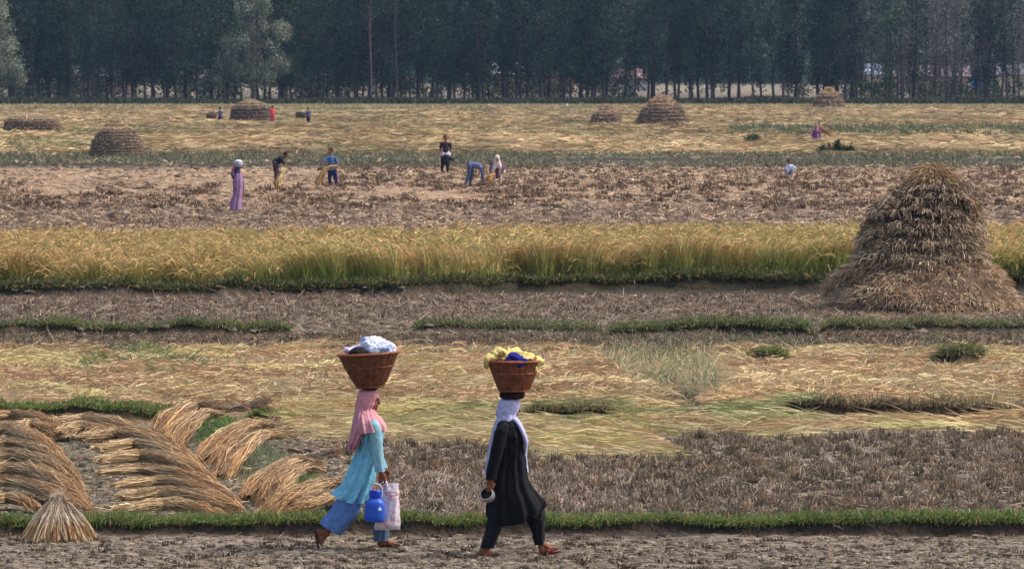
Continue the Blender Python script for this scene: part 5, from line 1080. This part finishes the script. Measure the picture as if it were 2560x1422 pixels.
# small steel pot carried by its rim
def pot():
    o = p2(1216, 1229, -.22); r = empty('metal_pot', tuple(o), 'small pale metal pot with round rim held in the hand of the woman in black', 'pot'); r.rotation_euler = (R(62), 0, R(-24)); r.scale = (.88, .88, .88)
    A = Acc(); th = np.linspace(0, 2 * np.pi, 40, endpoint=False); prof = [(.01, -.11), (.05, -.11), (.072, -.095), (.084, -.06), (.080, -.02), (.072, 0), (.068, -.004), (.074, -.03), (.076, -.06), (.062, -.09), (.01, -.10)]
    cols = np.array([[lin(136, 134, 140)] * 40 if i < 6 else [lin(60, 54, 54)] * 40 for i in range(len(prof))])
    A.grid(np.array([[(r_ * np.cos(t), r_ * np.sin(t), z) for t in th] for r_, z in prof]), cols); link('body', A.mesh('body', smooth=True), M['plastic'], r)
    A = Acc(); a = np.linspace(0, 2 * np.pi, 40, endpoint=False); q = np.linspace(0, 2 * np.pi, 9)
    A.grid(np.array([[((.074 + .006 * math.cos(y_)) * math.cos(x_), (.074 + .006 * math.cos(y_)) * math.sin(x_), .006 * math.sin(y_)) for x_ in a] for y_ in q]), lin(176, 164, 150)); link('rim', A.mesh('rim', smooth=True), M['plastic'], r)
pot()
# ------------------------------------------------------------------ people far off in the fields
def figure(label, D, J, cl, vox=.018, name='person', hair=lin(22, 18, 18), face=(0, -1, 0), root_px=None, scarf=None, extra=None, sk=SK):
    """J: joints as (photo x, photo y, depth offset) head, neck, pelvis, sh/el/ha and hip/kn/an/toe for both sides"""
    P = lambda k: Vector(at(J[k][0], J[k][1], D, J[k][2] if len(J[k]) > 2 else 0))
    fx = [J[k][0] for k in J if k.startswith('an')] or [J['pelvis'][0]]
    o = np.array([X_of(sum(fx) / len(fx), D), D, 0.]); o[2] = float(ground_h(o[0], o[1])); root = empty(name, tuple(o), label, 'person')
    bm = bmesh.new(); head(bm, P('head'), 1.0, face); capsule(bm, P('head') - Vector((0, 0, .03)), P('neck'), .05, .06)
    capsule(bm, P('neck').lerp(P('pelvis'), .25), P('pelvis'), .105, .115)
    for q in ('l', 'r'):
        capsule(bm, P('neck').lerp(P('pelvis'), .12), P('sh' + q), .06, .055); capsule(bm, P('sh' + q), P('el' + q), .042, .035); capsule(bm, P('el' + q), P('ha' + q), .034, .024)
        d = (P('ha' + q) - P('el' + q)).normalized(); l = d.orthogonal().normalized(); hand(bm, P('ha' + q), d, l, d.cross(l), 1.0)
        if 'hi' + q in J:
            capsule(bm, P('hi' + q), P('kn' + q), .08, .055); capsule(bm, P('kn' + q), P('an' + q), .052, .034)
            t = Vector(J['to' + q]) if 'to' + q in J else Vector((.18, -.12, -.02)); a = P('an' + q); capsule(bm, a, a + Vector((0, 0, -.04)), .036, .034); capsule(bm, a + Vector((0, 0, -.045)), a + t * .8 + Vector((0, 0, -.05)), .034, .026)
    link('body', remesh(bm, vox, 1, (1, 1, 1), o), M['skin'], root)
    if cl.get('shirt') is not None:
        bm = bmesh.new(); capsule(bm, P('neck').lerp(P('pelvis'), .2), P('pelvis'), .135, .14)
        for q in ('l', 'r'):
            e = P('el' + q).lerp(P('ha' + q), cl.get('slv', -.3) if cl.get('slv', -.3) > 0 else 0); s_ = P('sh' + q); u = P('el' + q) if cl.get('slv', -.3) > 0 else s_.lerp(P('el' + q), .75)
            capsule(bm, P('neck').lerp(P('pelvis'), .12), s_, .08, .075); capsule(bm, s_, u, .07, .058)
            if cl.get('slv', -.3) > 0: capsule(bm, u, e, .055, .046)
        if cl.get('hem'): capsule(bm, P('pelvis'), P('pelvis') + Vector(cl['hem']), .15, cl.get('hemr', .2))
        link(cl.get('sname', 'shirt'), remesh(bm, vox, 2, cl['shirt'], o), M['cloth'], root)
    if cl.get('trousers') is not None and 'hil' in J:
        bm = bmesh.new(); capsule(bm, P('pelvis').lerp(P('neck'), .12), P('pelvis'), .13, .14)
        for q in ('l', 'r'): capsule(bm, P('hi' + q), P('kn' + q), .11, .078); capsule(bm, P('kn' + q), P('kn' + q).lerp(P('an' + q), cl.get('tl', .92)), .075, .058)
        link('trousers', remesh(bm, vox, 2, cl['trousers'], o), M['cloth'], root)
    f = Vector(face).normalized()
    if scarf is not None:
        bm = bmesh.new(); h = P('head'); ell(bm, h - f * .015 + Vector((0, 0, .02)), (.112, .108, .125)); capsule(bm, h - f * .03, P('neck').lerp(P('pelvis'), .1), .105, .15)
        if cl.get('veil'): 
            for q in cl['veil']: capsule(bm, P('neck'), Vector(at(q[0], q[1], D, q[2])), .13, .07)
        link('headscarf', remesh(bm, vox, 2, scarf, o), M['cloth'], root)
    elif hair is not None:
        bm = bmesh.new(); ell(bm, P('head') - f * .014 + Vector((0, 0, .035)), (.100, .092, .094)); link('hair', remesh(bm, vox * .8, 1, hair, o), M['cloth'], root)
    if extra: extra(root, o, P)
    return root
def hand_sheaf(pts, D, r, label, n=160, cols=None, W=.03, **k):
    P = [at(x, y, D, dy) for x, y, dy in pts]; A = sheaf_acc(P, r, n, cols or [lin(214, 188, 134), lin(196, 168, 116), lin(226, 204, 156), lin(170, 142, 100)], W=W, **k)
    o = P[-1].copy(); o[2] = max(0, min(p[2] for p in P) - .1); tag(link('straw_sheaf', A.mesh('straw_sheaf', o), M['straw'], None, tuple(o)), label, 'sheaf')
DW = float(D_of(467)); SM = lin(96, 66, 54)
# youth bending over a bundle (dark shirt)
figure('youth in black shirt stooping to gather a straw bundle', DW, dict(head=(715, 387), neck=(707, 396), pelvis=(689, 406, .05), shl=(704, 399, -.16), shr=(704, 398, .16), ell=(712, 412, -.22), elr=(712, 412, .2), hal=(713, 426, -.2), har=(710, 428, .1),
       hil=(688, 410, -.08), hir=(690, 410, .1), knl=(690, 432, -.1), knr=(692, 434, .14), anl=(688, 461, -.1), anr=(698, 462, .14)), dict(shirt=lin(34, 30, 40), trousers=lin(66, 52, 66), tl=.5), face=(1, -.4, -.2))
hand_sheaf([(709, 420, -.3), (703, 440, -.35), (692, 463, -.4)], DW - .3, [.10, .22, .34], 'upright bundle of pale straw in the hands of the stooping youth', 260)
# man in blue
figure('man in blue shirt and dark blue trousers holding straw at his side', DW, dict(head=(826, 377), neck=(827, 390), pelvis=(830, 425), shl=(816, 396, -.05), shr=(839, 396, 0), ell=(806, 406, -.2), elr=(845, 412, -.1), hal=(812, 418, -.32), har=(832, 419, -.3),
       hil=(826, 427), hir=(836, 427), knl=(824, 445), knr=(839, 445), anl=(827, 462), anr=(842, 462)), dict(shirt=lin(74, 98, 142), trousers=lin(34, 42, 92)), face=(-.5, -1, -.1))
hand_sheaf([(846, 416, -.35), (820, 420, -.38), (806, 438, -.38), (795, 462, -.4)], DW - .3, [.07, .09, .2, .34], 'long fan of straw hanging from the hands of the man in blue', 260, [lin(206, 172, 120), lin(188, 152, 104), lin(214, 186, 140), lin(160, 126, 90)])
# standing youth with jacket round the waist
DB = float(D_of(433))
def tied(root, o, P):
    bm = bmesh.new(); p = P('pelvis'); capsule(bm, p + Vector((-.12, -.02, .04)), p + Vector((.12, -.02, .04)), .13, .13); link('waist_cloth', remesh(bm, .018, 2, lin(200, 200, 214), o), M['cloth'], root)
    bm = bmesh.new(); capsule(bm, p + Vector((0, -.03, -.06)), p + Vector((.06, -.03, -.34)), .16, .15); capsule(bm, p + Vector((.1, -.05, -.1)), p + Vector((.36, -.05, -.22)), .1, .06); link('tied_jacket', remesh(bm, .018, 2, lin(30, 38, 50), o), M['cloth'], root)
figure('standing youth in dark printed tee with jacket tied at the waist', DB, dict(head=(1114, 344), neck=(1114, 356), pelvis=(1114, 388), shl=(1103, 361), shr=(1126, 361), ell=(1101, 374, -.05), elr=(1127, 375), hal=(1105, 386, -.14), har=(1124, 388, -.1),
       hil=(1108, 392), hir=(1119, 392), knl=(1106, 410), knr=(1119, 410), anl=(1105, 427), anr=(1119, 428)), dict(shirt=lin(52, 34, 58), trousers=lin(34, 28, 42)), face=(.2, -1, 0), extra=tied, hair=lin(16, 12, 12))
# bent double in grey blue
figure('worker in grey blue bent double with arms reaching the ground', DW, dict(head=(1206, 424, -.1), neck=(1201, 416, -.05), pelvis=(1176, 412), shl=(1203, 420, -.16), shr=(1201, 418, .14), ell=(1207, 438, -.14), elr=(1206, 436, .12), hal=(1210, 458, -.12), har=(1202, 456, .1),
       hil=(1174, 414, -.1), hir=(1177, 414, .1), knl=(1172, 438, -.1), knr=(1180, 437, .12), anl=(1163, 461, -.12), anr=(1174, 461, .14)), dict(shirt=lin(96, 104, 140), trousers=lin(84, 92, 120), slv=.5), face=(.7, -.3, -.9))
# facing, white veil, bent
figure('worker under a long whitish shawl and purple tunic stooping', DW, dict(head=(1243, 396, -.2), neck=(1243, 406, -.1), pelvis=(1243, 424, .15), shl=(1230, 409, -.05), shr=(1256, 409, -.05), ell=(1226, 424, -.2), elr=(1258, 424, -.2), hal=(1228, 438, -.3), har=(1252, 438, -.3),
       hil=(1237, 428, .1), hir=(1249, 428, .1), knl=(1234, 446, 0), knr=(1250, 446, 0), anl=(1234, 461, .05), anr=(1250, 461, .05)), dict(shirt=lin(104, 76, 98), trousers=lin(176, 164, 150), slv=.6, hem=(0, 0, -.18), hemr=.2, sname='tunic', veil=[(1228, 430, -.12), (1259, 430, -.12)]), face=(0, -1, -.3), scarf=lin(206, 190, 186))
hand_sheaf([(1236, 434, -.4), (1226, 440, -.45), (1222, 450, -.5)], DW - .3, [.06, .12, .2], 'small orange yellow straw handful by the shawled worker', 120, [lin(226, 176, 104), lin(206, 156, 96)])
# woman in purple walking with a pot on the head
DP = float(D_of(531))
def dress(root, o, P):
    A = loft([(at(603, 434, DP), at(584, 434, DP), .16), (at(607, 452, DP), at(582, 454, DP), .2), (at(606, 475, DP), at(584, 478, DP), .19), (at(604, 500, DP), at(577, 505, DP), .22), (at(604, 524, DP), at(575, 527, DP), .24)], folds=.03, fk=6, col=lin(142, 112, 146), wrink=.02, seed=51, f_lo=.3); link('dress', shift(A.mesh('dress', smooth=True), o), M['cloth'], root)
figure('woman in long purple dress walking with a pot on her head', DP, dict(head=(594, 426), neck=(593, 438), pelvis=(593, 475), shl=(585, 442, -.08), shr=(602, 442, .1), ell=(581, 436, -.2), elr=(606, 460, .15), hal=(584, 420, -.16), har=(609, 478, .05), hil=(590, 478), hir=(597, 478), knl=(588, 502), knr=(598, 502), anl=(584, 526), anr=(600, 526)),
       dict(shirt=lin(92, 66, 104), trousers=lin(150, 90, 120), slv=.6), face=(1, -.3, 0), scarf=lin(70, 60, 82), extra=dress)
def headpot():
    r = empty('metal_pot', tuple(at(596, 418, DP)), 'grey pot with shiny white lid carried on the head of the purple dressed woman', 'pot'); A = Acc(); th = np.linspace(0, 2 * np.pi, 24, endpoint=False)
    A.grid(np.array([[(r_ * np.cos(t), r_ * np.sin(t), z) for t in th] for r_, z in [(.02, 0), (.11, 0), (.15, .06), (.15, .14), (.12, .18), (.01, .185)]]), lin(150, 150, 166)); link('body', A.mesh('body', smooth=True), M['plastic'], r)
    A = Acc(); A.grid(np.array([[(r_ * np.cos(t), r_ * np.sin(t), z) for t in th] for r_, z in [(.13, .18), (.14, .19), (.10, .23), (.01, .25)]]), lin(226, 226, 236)); link('lid', A.mesh('lid', smooth=True), M['plastic'], r)
headpot()
# squatting youth at right
DS = float(D_of(441))
figure('youth in pale shirt squatting in the stubble with one arm out', DS, dict(head=(1973, 404), neck=(1974, 413), pelvis=(1971, 434, .1), shl=(1967, 417), shr=(1981, 416), ell=(1966, 428, -.1), elr=(1992, 425, -.1), hal=(1972, 437, -.3), har=(2003, 434, -.15),
       hil=(1969, 434), hir=(1976, 434), knl=(1966, 424, -.35), knr=(1980, 424, -.35), anl=(1968, 438, -.3), anr=(1979, 438, -.3)), dict(shirt=lin(176, 184, 204), trousers=lin(150, 150, 166)), face=(.3, -1, -.1))
# purple figure carrying straw at right
DR = float(D_of(360))
figure('stooping figure in purple with a straw load on the back', DR, dict(head=(2041, 318), neck=(2042, 325), pelvis=(2038, 347), shl=(2034, 329), shr=(2049, 329), ell=(2031, 340), elr=(2051, 340), hal=(2036, 350, -.15), har=(2047, 350, -.15), hil=(2035, 350), hir=(2041, 350), knl=(2034, 362), knr=(2042, 362), anl=(2034, 374), anr=(2042, 374)),
       dict(shirt=lin(112, 68, 128), trousers=lin(120, 80, 120), slv=.8, hem=(0, 0, -.4), hemr=.28, sname='tunic'), face=(0, -1, 0), scarf=lin(146, 96, 128))
hand_sheaf([(2036, 318, .1), (2056, 322, .2), (2080, 338, .2)], DR + .3, [.2, .38, .2], 'bulky straw load on the back of the purple figure', 200, [lin(190, 160, 132), lin(170, 140, 114)], W=.05)
# three by the barn shaped stack
DF = float(D_of(305))
def small(label, x, y0, shirt, face=(-1, -.3, 0), arm=None, trousers=lin(40, 40, 60), hair=lin(20, 18, 18)):
    k = F / DF / 22.0; a = arm or [(-7, 12), (-12, 14)]
    J = dict(head=(x, y0 + 5), neck=(x, y0 + 11), pelvis=(x, y0 + 25), shl=(x - 5, y0 + 14, -.1), shr=(x + 5, y0 + 14, .1), ell=(x + a[0][0], y0 + a[0][1] + 6, -.2), elr=(x + 6, y0 + 20, .1), hal=(x + a[1][0], y0 + a[1][1] + 4, -.2), har=(x + 2, y0 + 25, -.1),
             hil=(x - 2, y0 + 26), hir=(x + 3, y0 + 26), knl=(x - 2, y0 + 36), knr=(x + 3, y0 + 36), anl=(x - 2, y0 + 46), anr=(x + 3, y0 + 46)); figure(label, DF, J, dict(shirt=shirt, trousers=trousers), .03, face=face, hair=hair)
small('person in dark blue beside a low dark bundle, left of the barn shaped stack', 550, 266, lin(70, 76, 112))
small('person in bright red reaching up to the barn shaped stack', 681, 262, lin(222, 70, 92), arm=[(-8, 4), (-12, -4)], trousers=lin(200, 80, 100))
small('person in navy and white right of the figure in red', 770, 267, lin(70, 66, 120))
def dark_bundle(x, y, w_, h_, lab):
    s = F / DF; o = at(x, y, DF, -.4); A = Acc(); P = [at(x - w_ / 2, y - h_ * .5, DF, -.4), at(x, y - h_ * .55, DF, -.4), at(x + w_ / 2, y - h_ * .45, DF, -.4)]
    sheaf_acc(P, [h_ / s * .45, h_ / s * .55, h_ / s * .4], 200, [lin(96, 84, 76), lin(74, 66, 62), lin(120, 104, 90)], A=A, W=.07); tag(link('straw_bundle', A.mesh('straw_bundle', o), M['stack'], None, tuple(o)), lab, 'bundle')
dark_bundle(529, 302, 24, 24, 'dark straw bundle left of the person in dark blue')
dark_bundle(752, 302, 24, 26, 'dark straw bundle left of the person in navy and white')

# ------------------------------------------------------------------ haze: the air between here and the wood
def haze():
    A = Acc(); box(A, -620, 620, -30, 2450, -1.6, 41, (1, 1, 1)); me = A.mesh('haze'); bm = bmesh.new(); bm.from_mesh(me); bmesh.ops.remove_doubles(bm, verts=bm.verts, dist=.001); bmesh.ops.recalc_face_normals(bm, faces=bm.faces); bm.to_mesh(me); bm.free()
    m = bpy.data.materials.new('haze air'); m.use_nodes = True; n = m.node_tree; n.nodes.remove(n.nodes['Principled BSDF']); v = n.nodes.new('ShaderNodeVolumePrincipled')
    v.inputs['Color'].default_value = (.42, .62, 1.0, 1); v.inputs['Density'].default_value = .000055; v.inputs['Anisotropy'].default_value = .1
    n.links.new(v.outputs[0], n.nodes['Material Output'].inputs['Volume']); tag(link('haze', me, m), None, None, None, 'stuff')
haze()
